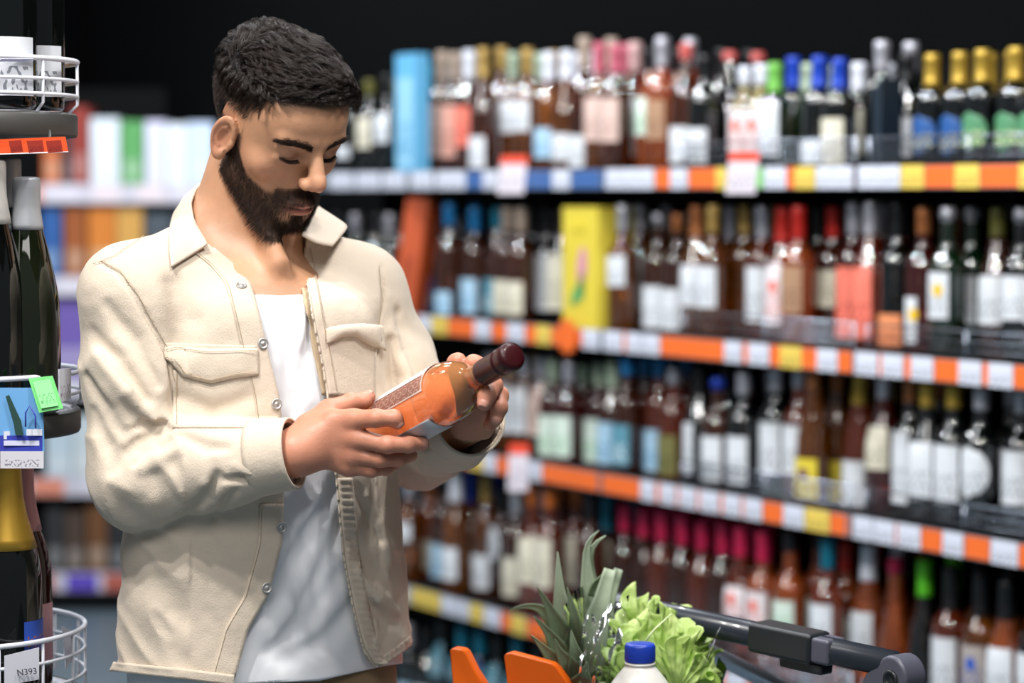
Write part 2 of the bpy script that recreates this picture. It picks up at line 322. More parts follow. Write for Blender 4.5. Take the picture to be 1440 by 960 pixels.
S3 = [(660,500,'brown','black',520,'white',560,600),(690,498,'amber','silver',525,'white',540,606),(715,498,'amber','tan',525,'white',540,607),(738,498,'amber','silver',528,'white',542,608),(762,502,'brown','silver',530,'pinkpale',545,612),
 (778,508,'red','mist',536,'greenwhite',584,640),(800,508,'red','silver',538,'greenwhite',585,642),(822,510,'brown','mist',540,'greenwhite',587,645),(843,510,'red','mist',542,'greenwhite',589,649),(862,512,'brown','mist',544,'bluewhite',594,652),(882,502,'brown','brightblue',528,'teal',597,654),(908,504,'brown','brightblue',528,'teal',602,660),(928,505,'rose','brightblue',530,'bluewhite',604,662),
 (948,515,'rose','silver',540,'olive',612,668),(984,517,'black','black',545,'white',595,666,968),(1010,530,'brown','blue',548,'white',614,676),(1046,522,'black','silver',555,'white',614,680),(1092,512,'black','silver',550,'white',594,668),(1125,518,'rose','silver',545,'white',598,666),
 (1144,520,'amber','bronze',545,'yellow',645,700,None,'flute'),(1178,522,'amber','bronze',550,'yellow',648,708,None,'flute'),(1210,524,'rose','gold',568,'white',648,712,None,'flute'),(1243,528,'red','silver',560,'cream',600,660,None,'burgundy'),(1281,528,'black','bronze',565,'white',607,708,1277),(1304,530,'black','gold',572,'white',622,702),(1341,532,'black','gold',574,'white',626,708),(1380,535,'black','silver',576,'white',628,701,1393,'oval'),(1437,540,'black','silver',580,'white',634,710),(1474,545,'black','silver',585,'white',640,718)]
S4 = [(552,672,'brown','silver',690,'white',705,748),(576,668,'amber','silver',700,'white',735,760),(605,664,'orange','bronze',700,'cream',760,800),(625,662,'brown','black',690,'bluewhite',765,812),(641,660,'amber','white',704,'white',770,815),(663,662,'amber','blue',704,'white',735,790),(684,666,'amber','tan',706,'white',780,828,688),(707,690,'brown','black',720,'white',740,790,702,'oval'),(727,690,'brown','silver',724,'cream',784,838),
 (749,680,'rose','orange',712,'cream',755,820),(773,682,'rose','orange',714,'cream',757,826),(830,690,'brown','black',730,None,0,0),(855,696,'brown','teal',745,'cream',760,800),(879,706,'brown','magenta',748,None,0,0),(906,711,'brown','magenta',755,None,0,0),(931,716,'rose','magenta',761,None,0,0),(960,723,'brown','magenta',767,None,0,0),(988,729,'rose','magenta',774,None,0,0),(1017,734,'brown','magenta',780,None,0,0),
 (1042,737,'rose','magenta',782,'pinkwhite',825,868),(1073,744,'orange','magenta',790,'pinkwhite',832,884),(1111,748,'orange','black',775,'greenwhite',845,890),(1164,756,'rose','teal',800,'white',850,905),(1190,762,'orange','red',802,'greenwhite',868,915),(1221,765,'orange','white',815,'white',861,922),(1259,784,'orange','magenta',806,None,0,0,None,'bell'),(1300,788,'black','lime',838,None,0,0,None,'bell'),(1337,800,'rose','black',862,'white',897,975),(1379,806,'amber','black',868,'art',908,975),(1415,812,'orange','black',870,'white',912,985),(1458,818,'black','black',870,'white',920,990)]
S5 = [(575,900,'black','silver',925,'bluewhite',960,990),(600,905,'black','black',935,'white',965,995),(622,868,'black','black',900,'teal',905,950),(650,880,'black','teal',915,'teal',925,955),(675,885,'black','teal',920,'blue',930,970),(700,890,'black','black',925,'teal',935,980),(728,895,'black','teal',925,'teal',945,985)]
for k in range(13): S5.append((758 + k * 30, 905 + k * 7, random.choice(['black', 'brown', 'rose', 'amber']), random.choice(['black', 'silver', 'gold']), 935 + k * 7, 'white', 980 + k * 7, 1040 + k * 7))
FRONT = .062
bottles_built = 0
for si, S in enumerate((S1, S2, S3, S4, S5)):
    z0 = ZT[si]; S = sorted(S, key=lambda e: -e[0]); glen = len(S)
    occ = []
    if si == 0: occ += [(SW(t_from_u(576, .065, z0 + .2), .065, 0), .048), (SW(t_from_u(1238, .1, z0 + .2), .1, 0), .032)]
    if si == 1: occ += [(SW(t_from_u(815, .067, z0 + .2), .067, 0), .072), (SW(t_from_u(575, .03, z0 + .2), .03, 0), .045)]
    def free(q, r): return all((Vector((c.x - q.x, c.y - q.y))).length > r + rc for c, rc in occ)
    copies = []
    for bi, e in enumerate(S):
        u, vt, gk, ck, vc, lk, l0, l1 = e[:8]; u1 = e[8] if len(e) > 8 else None; shp = e[9] if len(e) > 9 else None
        wide = 1.15 if shp == 'bell' else 1.0; best = None
        for R in (.0375, .035, .0325):
            for off in (FRONT, FRONT + .025, FRONT + .05, FRONT + .08, FRONT + .115, FRONT + .15):
                t = t_from_u(u, off, z0 + .2); p = SW(t, off, z0)
                if free(p, R * wide): best = (t, off, p, R); break
            if best: break
        if not best: R = .030; off = FRONT + .2; t = t_from_u(u, off, z0 + .2); p = SW(t, off, z0); best = (t, off, p, R)
        t, off, p, R = best; Y = p.y; occ.append((p, R * wide))
        H = zv(vt, Y) - z0; H = min(max(H, .235), .345)
        if si < 4: H = min(H, .345 if si == 0 else (ZC[si - 1] - RH - z0 - .012))
        shape = 'flute' if shp == 'flute' else 'bell' if shp == 'bell' else 'burgundy' if shp == 'burgundy' else ('bordeaux' if (bi * 7 + si) % 5 else 'burgundy')
        word = GL[gk][2]; lw = (LWORD.get(lk, lk) + (' oval' if shp == 'oval' else '') + ' label') if lk else 'no visible label'
        cw = CKW = {'mist': 'silvery green', 'blush': 'pale pink'}.get(ck, ck)
        lab = f"{word} bottle, {cw} capsule, {lw}, {ordn(bi + 1)} from right, front of {LAYERS[si]} shelf"
        if len(lab.split()) > 16: lab = lab.replace(' glass', '').replace(' capsule', ' top')
        root = thing('wine_bottle', lab, 'bottle', p, f'front-row bottles on the {LAYERS[si]} shelf')
        me, H = bottle_meshes(shape, H, R); PR = bprofile(shape, H, R)
        root.rotation_euler = (0, 0, 0)
        body = sub('bottle_glass', me, gmat(gk), root)
        zc0 = zv(vc, Y) - z0; zc0 = min(max(zc0, H * .72), H - .012)
        cp = MB().lathe([(rad_at(PR, zc0) + .0012, zc0), (rad_at(PR, zc0 + .01) + .0012, zc0 + .01), (.0158, H * .93), (.0165, H * .935), (.0165, H - .002), (.014, H + .0015)], seg=14)
        mc = bpy.data.meshes.new('capsule'); mc.from_pydata(cp.V, [], cp.F); mc.shade_smooth(); cap = sub('capsule', mc, cmat(ck), root)
        parts = [(me, gmat(gk), 'bottle_glass'), (mc, cmat(ck), 'capsule')]
        if lk:
            za, zb = zv(l1, Y - .03) - z0, zv(l0, Y - .03) - z0; za = max(za, .008)
            if zb - za < .02: zb = za + .02
            Rpx = R * FPX / Y; vdir = math.atan2(-p.y, -p.x)
            ah = math.radians(62)
            if u1: ah = (NANG - vdir) * -1 + math.asin(max(-1, min(1, (u1 - u) / Rpx)))
            ah = min(max(ah, .45), 1.25)
            ml = label_mesh(R, za, zb, NANG, ah, shp == 'oval', P=PR); sub('label', ml, lmat(lk), root); parts.append((ml, lmat(lk), 'label'))
            if lk == 'yellow' or lk == 'sun' or lk == 'pinkwhite' or lk == 'art':
                zz = za + (zb - za) * .62
                ms = label_mesh(R + .0006, zz - .014, zz + .014, NANG + .25, .3, True, 'label_motif')
                sub('label_motif', ms, mat('motif_' + lk, {'yellow': '5c2f52', 'sun': 'e0b42c', 'pinkwhite': 'e06a58', 'art': '2d55b0'}[lk], .5), root)
        copies.append((t, off, R, parts, word, cw, bi, gk))
    # the rows behind
    for (t, off, R, parts, word, cw, bi, gk) in copies:
        if t < -.36 or si == 4: continue
        for o2 in (off + .082, off + .11, off + .15):
            q = SW(t, o2, z0)
            if o2 < DEPTH - .05 and free(q, R):
                occ.append((q, R)); r2 = thing('wine_bottle', f"{word} bottle, {cw} top, behind the {ordn(bi + 1)} bottle from right, {LAYERS[si]} shelf", 'bottle', q, f'back-row bottles on the {LAYERS[si]} shelf')
                for (mm, mt, nm) in parts: sub(nm, mm, mt, r2)
                break
# other goods on the run ------------------------------------------------
def sbox(name, label, cat, u0, u1, v0, si, off, dep, m, m2=None, lean=0):
    z0 = ZT[si]; ta = t_from_u(u1, off, z0 + .1); tb = t_from_u(u0, off, z0 + .1); tm = (ta + tb) / 2; p = SW(tm, off + dep / 2, z0)
    H = zv(v0, SW(tm, off, 0).y) - z0
    r = thing(name, label, cat, p)
    o = MB().box(p + Vector((0, 0, H / 2)), seat(SD) * ((tb - ta) / 2), seat(SN) * (dep / 2), (0, 0, H / 2)).build('carton', m, r); bevel(o, .0015)
    return r, p, H, (tb - ta) / 2
r, p, H, hw = sbox('gift_box', 'tall light blue gift carton at left of the top shelf', 'box', 556, 584, 76, 0, .02, .045, mat('blue_card', '5fa6cf', .5))
uvquad('carton_print', [p + seat(SN) * .0235 + seat(SD) * (hw * .8) + Vector((0, 0, .02)), p + seat(SN) * .0235 - seat(SD) * (hw * .8) + Vector((0, 0, .02)), p + seat(SN) * .0235 - seat(SD) * (hw * .8) + Vector((0, 0, H * .8)), p + seat(SN) * .0235 + seat(SD) * (hw * .8) + Vector((0, 0, H * .8))], tagmat('blue_print', '8fc2dd', '2f7fae'), r)
r, p, H, hw = sbox('wine_carton', 'yellow gift carton with a pink and green plant print on second shelf', 'box', 791, 840, 291, 1, .012, .11, mat('yellow_card', 'cfbb40', .5))
fp = lambda a, z, o=.0565: p + seat(SD) * (-a * hw) + seat(SN) * o + Vector((0, 0, z * H))
uvquad('printed_text', [fp(-.45, .78), fp(.35, .78), fp(.35, .9), fp(-.45, .9)], tagmat('yellow_text', 'd3bf3c', '6d6428'), r)
def blob(name, c, rx, rz, ang, m, par, o=.057):
    V = [fp(c[0] + rx * math.cos(a) * math.cos(ang) - rz * math.sin(a) * math.sin(ang), c[1] + (rx * math.cos(a) * math.sin(ang) + rz * math.sin(a) * math.cos(ang)) * .5, o) for a in np.linspace(0, 2 * math.pi, 20, endpoint=False)]
    V2 = [v - seat(SN) * .0006 for v in V]; n = 20
    raw(name, V + V2, [tuple(range(n))] + [(i, i + n, (i + 1) % n + n, (i + 1) % n) for i in range(n)], par, m, False)
blob('printed_flower', (0.15, .52), .25, .34, -.5, mat('print_pink', 'c98a9c', .5), r); blob('printed_leaf', (-.1, .30), .42, .14, .4, mat('print_green', '5a9a5a', .5), r); blob('printed_leaf', (.15, .36), .12, .24, .1, MATS['print_green'], r)
r, p, H, hw = sbox('black_box', 'tall narrow black gift carton on the top shelf behind dark bottles', 'box', 1227, 1238, 110, 0, .07, .06, mat('night_card', '1c2733', .4))
# leaning orange slab
ta = SW(t_from_u(575, .01, ZT[1]), .012, ZT[1]); Yt = ta.y
b0 = at(564, 440, Yt); t0_ = at(588, 277, Yt - .0); w = Vector((.030, -.012, 0)); d = Vector((.03, .045, 0))
r = thing('orange_divider', 'tall leaning orange cardboard display panel at the end of second shelf', 'display panel', ((b0 + t0_) / 2 - Vector((0, 0, .13))))
b0.z = ZT[1] + .001
o = MB(); V = [c + s * w + q * d for c in (b0, t0_) for s in (-1, 1) for q in (0, 1)]; o.add(V, [(0, 1, 3, 2), (4, 6, 7, 5), (0, 4, 5, 1), (2, 3, 7, 6), (0, 2, 6, 4), (1, 5, 7, 3)]); o.build('panel', mat('orange_card', 'b04a22', .55), r)
m2 = mat('dark_orange_card', '8c3517', .55)
f = lambda a, b: b0 + (t0_ - b0) * b + w * a + Vector((.03, -.0, 0)) * 0 - d * .012
uvquad('panel_print', [f(-.35, .1), f(.35, .1), f(.35, .5), f(-.35, .5)], m2, r)
# hanging promotion cards
def promo(u0, u1, v0, v1, si, lab, top='e5492e', skew=6):
    Y = SW(t_from_u((u0 + u1) / 2, -.03, ZC[si]), -.03, 0).y
    P = [at(u0, v1, Y), at(u1 - skew, v1, Y - .01), at(u1, v0, Y - .01), at(u0 + skew, v0, Y)]
    r = thing('promotion_card', lab, 'price card', (P[0] + P[1] + P[2] + P[3]) / 4)
    uvquad('card', P, tagmat('promo_paper', 'd5cdd6', '8e8a96'), r)
    k = .78; Q = [P[0].lerp(P[3], k), P[1].lerp(P[2], k), P[2], P[3]]; Q = [q + Vector((0, -.0012, 0)) for q in Q]
    uvquad('card_header', Q, mat('promo_red', top, .5), r)
    MB().tube([(P[2] + P[3]) / 2 + Vector((0, .004, -.006)), (P[2] + P[3]) / 2 + Vector((0.012, .035, -.02))], .0015, 6).build('clip', m_wire, r)
promo(699, 742, 219, 272, 0, 'slanted white promotion card with red top left on the top shelf edge')
promo(1020, 1068, 214, 272, 0, 'slanted white promotion card with red top near middle of top shelf edge')
promo(714, 744, 624, 690, 2, 'white promotion card with pinkish top on the third shelf edge', 'd5707a', 2)
cst = SW(t_from_u(797, -.02, ZC[1]), -.02, ZC[1] + .004); V = []
for k in range(20):
    a = k * math.pi / 10; rr = .045 if k % 2 else .034
    V.append(cst + seat(SD) * (rr * math.cos(a)) + Vector((0, 0, rr * 1.05 * math.sin(a))))
V2 = [v - seat(SN) * .002 for v in V]
r = thing('star_card', 'orange star-shaped card on the second shelf edge below yellow carton', 'price card', cst); raw('card', V + V2, [tuple(range(20))[::-1], tuple(range(20, 40))] + [(i, (i + 1) % 20, (i + 1) % 20 + 20, i + 20) for i in range(20)], r, m_or, False)
MB().box(cst - seat(SN) * .008, seat(SD) * .004, seat(SN) * .0065, (0, 0, .004)).build('clip', m_wire, r)
# ================================================================== BACK SHELVING (left, far)
YB = 8.9
mb_ = thing('far_shelving', 'blurred dark shelving unit with packets behind the man at left', 'shelf', (-1.75, YB + .25, 0))
MB().bb(-2.75, YB + .5, 0, -.8, YB + .53, 1.95).build('back_panel', m_board, mb_)
for x in (-2.75, -.82): MB().bb(x, YB, 0, x + .02, YB + .5, 1.95).build('upright', m_board, mb_)
FZ = [zv(v, YB) for v in (272, 402, 546, 684, 818)]
for i, z in enumerate(FZ):
    MB().bb(-2.73, YB + .01, z + .03 - .03, -.82, YB + .5, z + .03).build('shelf_board', m_board, mb_)
    rl = MB().bb(-2.73, YB, z - .035, -.82, YB + .01, z + .035).build('price_rail', mat('far_rail', ['c9c6d2', '5d6068', '363a66', '6a6f86', '7f84a0'][i], .4), mb_)
    x = -2.4
    while x < -.9:
        wd = random.uniform(.06, .14); k = random.choice(['d8d4e0', 'd8d4e0', 'dd8a72', 'e3d6dc']) if i == 0 else random.choice(['c94f35', 'd8d4e0', 'e5c04a', 'd8d4e0', '5a4fb0', 'dd8a72']) if i != 4 else random.choice(['5b46b8', '5b46b8', 'b35a4a', 'a9b4c8'])
        c = uvquad('price_tag', [(x, YB - .002, z - .032), (x + wd, YB - .002, z - .032), (x + wd, YB - .002, z + .03), (x, YB - .002, z + .03)], mat('far_tag_' + k, k, .5), None); c.parent = rl; c.location = (0, 0, 0)
        x += wd + random.uniform(.01, .08)
MB().bb(-2.75, YB, 0, -.8, YB + .5, .07).build('plinth', m_board, mb_)
FB = [  # row, u0, u1, vtop, colour, words
 (0, 60, 84, 170, 'c2602a', 'orange-brown'), (0, 86, 100, 175, '2a2c33', 'near-black'), (0, 100, 124, 150, '8f3026', 'brick red'), (0, 127, 167, 166, 'dfe8f2', 'white'), (0, 170, 201, 170, '57a05a', 'green'), (0, 204, 232, 170, 'dcdcf4', 'pale lilac'), (0, 234, 262, 174, 'e4eef8', 'ice white'), (0, 264, 300, 172, 'cfe0fa', 'pale blue'),
 (1, 58, 86, 292, '2a5a9c', 'blue'), (1, 90, 120, 290, '9a5222', 'brown'), (1, 124, 162, 290, 'cf7a2a', 'orange'), (1, 164, 200, 290, 'cd9a4c', 'tan'), (1, 204, 240, 300, '46505a', 'slate'), (1, 244, 290, 300, '30343a', 'charcoal'),
 (2, 62, 130, 420, '6e5aa8', 'violet'), (2, 132, 180, 440, 'b9aee8', 'lilac'), (3, 64, 100, 590, 'b9cbd6', 'grey-blue'), (3, 102, 140, 585, 'c3ced4', 'pale grey'), (3, 142, 180, 600, 'aebcc8', 'silver grey'),
 (4, 64, 90, 715, '2a2a2c', 'black'), (4, 92, 118, 720, '4a3a30', 'dark brown'), (4, 122, 150, 712, '6a4426', 'bronze'), (4, 152, 180, 720, '222428', 'deep black')]
for (i, u0, u1, vt, c, wd) in FB:
    a = at(u0, vt, YB + .03); b = at(u1, vt, YB + .03); z0 = FZ[i] + .0305
    r = thing('packet', f'blurred {wd} packet on the {ORD[i + 1]} shelf of the far unit at left', 'packet', ((a.x + b.x) / 2, YB + .12, z0), 'packets on the far shelving')
    o = MB().bb(a.x, YB + .03, z0, b.x, YB + .2, a.z).build('carton', mat('far_card_' + c, c, .5), r)
    h = a.z - z0
    uvquad('printed_panel', [(a.x + .01, YB + .029, z0 + h * .1), (b.x - .01, YB + .029, z0 + h * .1), (b.x - .01, YB + .029, z0 + h * .4), (a.x + .01, YB + .029, z0 + h * .4)], mat('far_print_' + c, tuple(min(1, x * .6 + .35) for x in [int(c[k:k + 2], 16) / 255 for k in (0, 2, 4)]), .5), r)
for k in range(6):
    z0 = FZ[1] + .0305
a = at(60, 366, YB + .05); b = at(135, 366, YB + .05)
# ================================================================== SDF ENGINE (surface nets on sparse blocks)
def surface_nets(f, lo, hi, h, B=8, fac=1.25):
    lo = np.array(lo, float); n = np.ceil((np.array(hi) - lo) / (h * B)).astype(int)
    g = np.stack(np.meshgrid(*[np.arange(k) for k in n], indexing='ij'), -1).reshape(-1, 3)
    c = lo + (g + .5) * h * B
    d = f(c); g = g[np.abs(d) < h * B * .87 * fac + .004]
    k = np.arange(B + 1); off = np.stack(np.meshgrid(k, k, k, indexing='ij'), -1).reshape(-1, 3)
    cs = np.stack(np.meshgrid(*[np.arange(B)] * 3, indexing='ij'), -1).reshape(-1, 3)
    S = (n * B + 2).astype(np.int64)
    VV = []; ID = []; SG = []
    for s in range(0, len(g), 400):
        gb = g[s:s + 400]; P = (gb[:, None, :] * B + off[None]).reshape(-1, 3)
        D = f(lo + P * h).reshape(len(gb), B + 1, B + 1, B + 1)
        corner = {}
        for i in (0, 1):
            for j in (0, 1):
                for l in (0, 1): corner[i, j, l] = D[:, i:B + i, j:B + j, l:B + l].reshape(len(gb), -1)
        st = np.stack(list(corner.values()), 0); mn = st.min(0) < 0; mx = st.max(0) >= 0; act = mn & mx
        bi, ci = np.nonzero(act)
        if len(bi) == 0: continue
        keys = list(corner.keys()); C = {q: corner[q][bi, ci] for q in keys}
        acc = np.zeros((len(bi), 3)); cnt = np.zeros(len(bi))
        for q in keys:
            for ax in range(3):
                if q[ax] == 0:
                    q2 = list(q); q2[ax] = 1; q2 = tuple(q2)
                    a, b = C[q], C[q2]; m = (a < 0) != (b < 0); t = np.where(m, a / np.where(m, a - b, 1), 0)
                    p = np.array(q, float)[None] + np.zeros((len(bi), 3)); p[:, ax] = t
                    acc += p * m[:, None]; cnt += m
        cell = gb[bi] * B + cs[ci]
        VV.append(lo + (cell + acc / cnt[:, None]) * h)
        ID.append(((cell[:, 0].astype(np.int64) * S[1]) + cell[:, 1]) * S[2] + cell[:, 2])
        s0 = C[0, 0, 0] < 0
        SG.append(np.stack([np.where(s0 != (C[1, 0, 0] < 0), np.where(s0, 1, -1), 0), np.where(s0 != (C[0, 1, 0] < 0), np.where(s0, 1, -1), 0), np.where(s0 != (C[0, 0, 1] < 0), np.where(s0, 1, -1), 0)], 1))
    V = np.concatenate(VV); I = np.concatenate(ID); G = np.concatenate(SG)
    o = np.argsort(I); V, I, G = V[o], I[o], G[o]
    st = np.array([S[1] * S[2], S[2], 1], dtype=np.int64); Q = []
    def find(x):
        k = np.searchsorted(I, x); k = np.minimum(k, len(I) - 1); return np.where(I[k] == x, k, -1)
    for ax in range(3):
        b, c = (ax + 1) % 3, (ax + 2) % 3
        sel = np.nonzero(G[:, ax])[0]
        i0 = sel; i1 = find(I[sel] - st[b]); i2 = find(I[sel] - st[b] - st[c]); i3 = find(I[sel] - st[c])
        ok = (i1 >= 0) & (i2 >= 0) & (i3 >= 0); q = np.stack([i0, i1, i2, i3], 1)[ok]; sg = G[sel, ax][ok]
        q[sg < 0] = q[sg < 0][:, ::-1]; Q.append(q)
    return V, np.concatenate(Q)
def np_mesh(name, V, Q, parent=None, m=None):
    me = bpy.data.meshes.new(name); nv, nf = len(V), len(Q); k = Q.shape[1]
    me.vertices.add(nv); me.vertices.foreach_set('co', V.astype(np.float32).ravel())
    me.loops.add(nf * k); me.loops.foreach_set('vertex_index', Q.astype(np.int32).ravel())
    me.polygons.add(nf); me.polygons.foreach_set('loop_start', np.arange(0, nf * k, k, dtype=np.int32)); me.polygons.foreach_set('loop_total', np.full(nf, k, np.int32))
    me.update(calc_edges=True); me.validate(); me.shade_smooth()
    return link(name, me, parent, m)
def smin(a, b, k):
    h = np.clip(.5 + .5 * (b - a) / k, 0, 1); return b + (a - b) * h - k * h * (1 - h)
def smax(a, b, k): return -smin(-a, -b, k)
def sph(P, c, r): return np.linalg.norm(P - np.asarray(c), axis=1) - r
def ell(P, c, r, M=None):
    q = P - np.asarray(c)
    if M is not None: q = q @ np.asarray(M).T
    r = np.asarray(r, float); k0 = np.linalg.norm(q / r, axis=1); k1 = np.linalg.norm(q / (r * r), axis=1)
    return np.where(k1 > 1e-9, k0 * (k0 - 1) / np.maximum(k1, 1e-9), -r.min())
def cone(P, a, b, ra, rb):
    a = np.asarray(a, float); b = np.asarray(b, float); ab = b - a
    t = np.clip(((P - a) @ ab) / (ab @ ab), 0, 1)
    return np.linalg.norm(P - a - t[:, None] * ab, axis=1) - (ra + (rb - ra) * t)
def chain(P, pts, rs, k=.004):
    d = None
    for i in range(len(pts) - 1):
        e = cone(P, pts[i], pts[i + 1], rs[i], rs[i + 1]); d = e if d is None else smin(d, e, k)
    return d
def vnoise(P, s, seed=0):
    # cheap smooth value noise
    q = P * s + seed * 17.3; i = np.floor(q).astype(np.int64); fr = q - i; fr = fr * fr * (3 - 2 * fr)
    def hsh(x, y, z):
        n = (x * 73856093) ^ (y * 19349663) ^ (z * 83492791); n = (n ^ (n >> 13)) * 1274126177 & 0x7fffffff
        return (n % 65536) / 65536.
    r = 0
    for dx in (0, 1):
        for dy in (0, 1):
            for dz in (0, 1):
                w = (fr[:, 0] if dx else 1 - fr[:, 0]) * (fr[:, 1] if dy else 1 - fr[:, 1]) * (fr[:, 2] if dz else 1 - fr[:, 2])
                r = r + w * hsh(i[:, 0] + dx, i[:, 1] + dy, i[:, 2] + dz)
    return r * 2 - 1
A_ = lambda u, v, Y: np.array(at(u, v, Y))
px = lambda r, Y: r * Y / FPX
# ------------------------------------------------------------------ head frame
HO = np.array([-.2914, 2.95, 1.6198]); hps, hth, hro, HS = .7415, .576, .0468, .935
_F = np.array([math.sin(hps), -math.cos(hps), 0]); _L = np.array([math.cos(hps), math.sin(hps), 0]); _U = np.array([0, 0, 1.])
_F2 = _F * math.cos(hth) - _U * math.sin(hth); _U2 = _U * math.cos(hth) + _F * math.sin(hth)
HM = np.stack([_L * math.cos(hro) + _U2 * math.sin(hro), _F2, _U2 * math.cos(hro) - _L * math.sin(hro)])
def h2w(q): return (np.asarray(q) * HS) @ HM + HO
def w2h(P): return ((P - HO) @ HM.T) / HS
def rotz(a): return np.array([[math.cos(a), -math.sin(a), 0], [math.sin(a), math.cos(a), 0], [0, 0, 1]])
def rotx(a): return np.array([[1, 0, 0], [0, math.cos(a), -math.sin(a)], [0, math.sin(a), math.cos(a)]])
EARM = rotz(math.radians(-24)) @ rotx(math.radians(8))
def ear_sdf(q):
    c = np.array([.0745, .001, .001]); e = (q - c) @ EARM.T   # e: x thickness, y forward, z up
    Y = e[:, 1] / .0175; Z = e[:, 2] / .031
    wid = 1 - .22 * np.clip(-Z, 0, 1)
    rr = np.sqrt((Y / wid) ** 2 + Z ** 2)
    out = (rr - 1) * .018
    bowl = .004 * np.clip(rr, 0, 1) ** 2
    disk = smax(out, np.abs(e[:, 0] - bowl) - .0022, .002)
    hel = np.sqrt(((rr - .86) * .019) ** 2 + (e[:, 0] - .0055) ** 2) - .0032
    hel = np.where((Y > .55) & (Z < .2), np.maximum(hel, .004), hel)
    anti = np.sqrt(((rr - .50) * .019) ** 2 + (e[:, 0] - .004) ** 2) - .0026
    anti = np.where(Y > .05, np.maximum(anti, .003), anti)
    lobe = ell(e, (.0035, .003, -.026), (.0045, .0085, .009))
    trag = ell(e, (.004, .0135, -.003), (.0035, .004, .006))
    d = smin(disk, hel, .0025); d = smin(d, anti, .002); d = smin(d, lobe, .004); d = smin(d, trag, .003)
    d = smax(d, -ell(e, (.004, .004, -.003), (.006, .0065, .0095)), .002)
    root = ell(e, (-.006, .006, -.002), (.009, .010, .024)); return smin(d, root, .004)
def head_sdf(P):
    q = w2h(P); q = q.copy(); sx = q[:, 0].copy(); q[:, 0] = np.abs(q[:, 0])
    d = ell(q, (0, -.012, .046), (.074, .098, .079))
    d = smin(d, ell(q, (0, .040, .058), (.060, .050, .050)), .03)
    d = smin(d, ell(q, (0, .028, .0), (.064, .060, .075)), .02)
    d = smin(d, ell(q, (0, .040, -.048), (.045, .046, .038)), .02)
    d = smin(d, cone(q, (.050, .006, -.046), (.020, .072, -.077), .016, .014), .022)
    d = smin(d, ell(q, (0, .080, -.075), (.022, .016, .016)), .016)
    d = smin(d, ell(q, (0, .074, -.050), (.034, .030, .030)), .014)      # muzzle
    d = smin(d, ell(q, (.043, .055, -.006), (.020, .018, .016)), .018)   # cheekbone
    d = smin(d, cone(q, (.006, .0895, .043), (.044, .074, .043), .0075, .007), .010)  # brow
    d = smax(d, -ell(q, (.031, .1015, .022), (.021, .017, .0135)), .010)     # socket
    d = smin(d, sph(q, (.0315, .0725, .023), .0140), .004)                # lidded eye
    d = smin(d, cone(q, (.0165, .0825, .0305), (.046, .0745, .0295), .0045, .0035), .006)   # upper lid fold
    d = smin(d, cone(q, (.017, .0815, .0125), (.043, .073, .0135), .004, .0035), .007)   # lower lid bag
    d = smax(d, -cone(q, (.0195, .0895, .0165), (.0435, .0800, .0180), .0011, .0011), .0015)  # lid slit
    # nose
    d = smin(d, cone(q, (0, .0885, .034), (0, .1125, .004), .0070, .0088), .010)
    d = smin(d, cone(q, (0, .098, .018), (0, .1075, .002), .0080, .0095), .007)
    d = smin(d, ell(q, (0, .1165, -.0025), (.0094, .0112, .0100)), .008)
    d = smin(d, ell(q, (.0118, .1035, -.0095), (.0060, .0108, .0070)), .0085)
    d = smin(d, ell(q, (0, .101, -.014), (.006, .012, .006)), .006)
    d = smax(d, -ell(q, (.0062, .1085, -.0172), (.0032, .0060, .0035)), .002)
    # mouth
    d = smin(d, ell(q, (0, .0985, -.0410), (.0215, .0105, .0062)), .005)
    d = smin(d, ell(q, (0, .0970, -.0530), (.0185, .0115, .0068)), .005)
    d = smax(d, -cone(q, (0, .1100, -.0470), (.0235, .0955, -.0475), .0012, .0010), .0022)
    d = smax(d, -ell(q, (0, .1035, -.0645), (.017, .0065, .0048)), .008)
    d = smax(d, -cone(q, (0, .112, -.026), (0, .1085, -.037), .0022, .0026), .004)
    d = smin(d, ear_sdf(q), .003)
    return d * HS
NK0, NK1 = A_(366, 205, 3.005), A_(346, 352, 2.99)
# ------------------------------------------------------------------ arms and hands
SHR, ELR, WRR = A_(180, 418, 2.87), A_(198, 668, 2.84), A_(418, 636, 2.795)
SHL, ELL, WRL = A_(506, 412, 3.06), A_(590, 618, 3.05), A_(664, 590, 2.84)
HR = dict(
    index=([A_(468, 592, 2.800), A_(497, 590, 2.790), A_(529, 588, 2.772), A_(556, 587, 2.776), A_(572, 586, 2.786)], [.0125, .0118, .0104, .0094, .0080]),
    middle=([A_(466, 610, 2.800), A_(500, 616, 2.790), A_(545, 625, 2.772), A_(574, 625, 2.780), A_(593, 623, 2.790)], [.0125, .0115, .0100, .0092, .0080]),
    ring=([A_(466, 628, 2.802), A_(497, 639, 2.795), A_(535, 645, 2.786), A_(560, 645, 2.798), A_(578, 640, 2.812)], [.012, .0112, .0096, .0088, .0078]),
    little=([A_(462, 642, 2.806), A_(490, 655, 2.802), A_(522, 660, 2.798), A_(543, 658, 2.812), A_(556, 652, 2.826)], [.012, .0102, .0088, .0080, .0070]),
    thumb=([A_(435, 602, 2.810), A_(462, 578, 2.825), A_(493, 566, 2.842), A_(511, 564, 2.850), A_(523, 563, 2.855)], [.0160, .0135, .0108, .0098, .0080]))
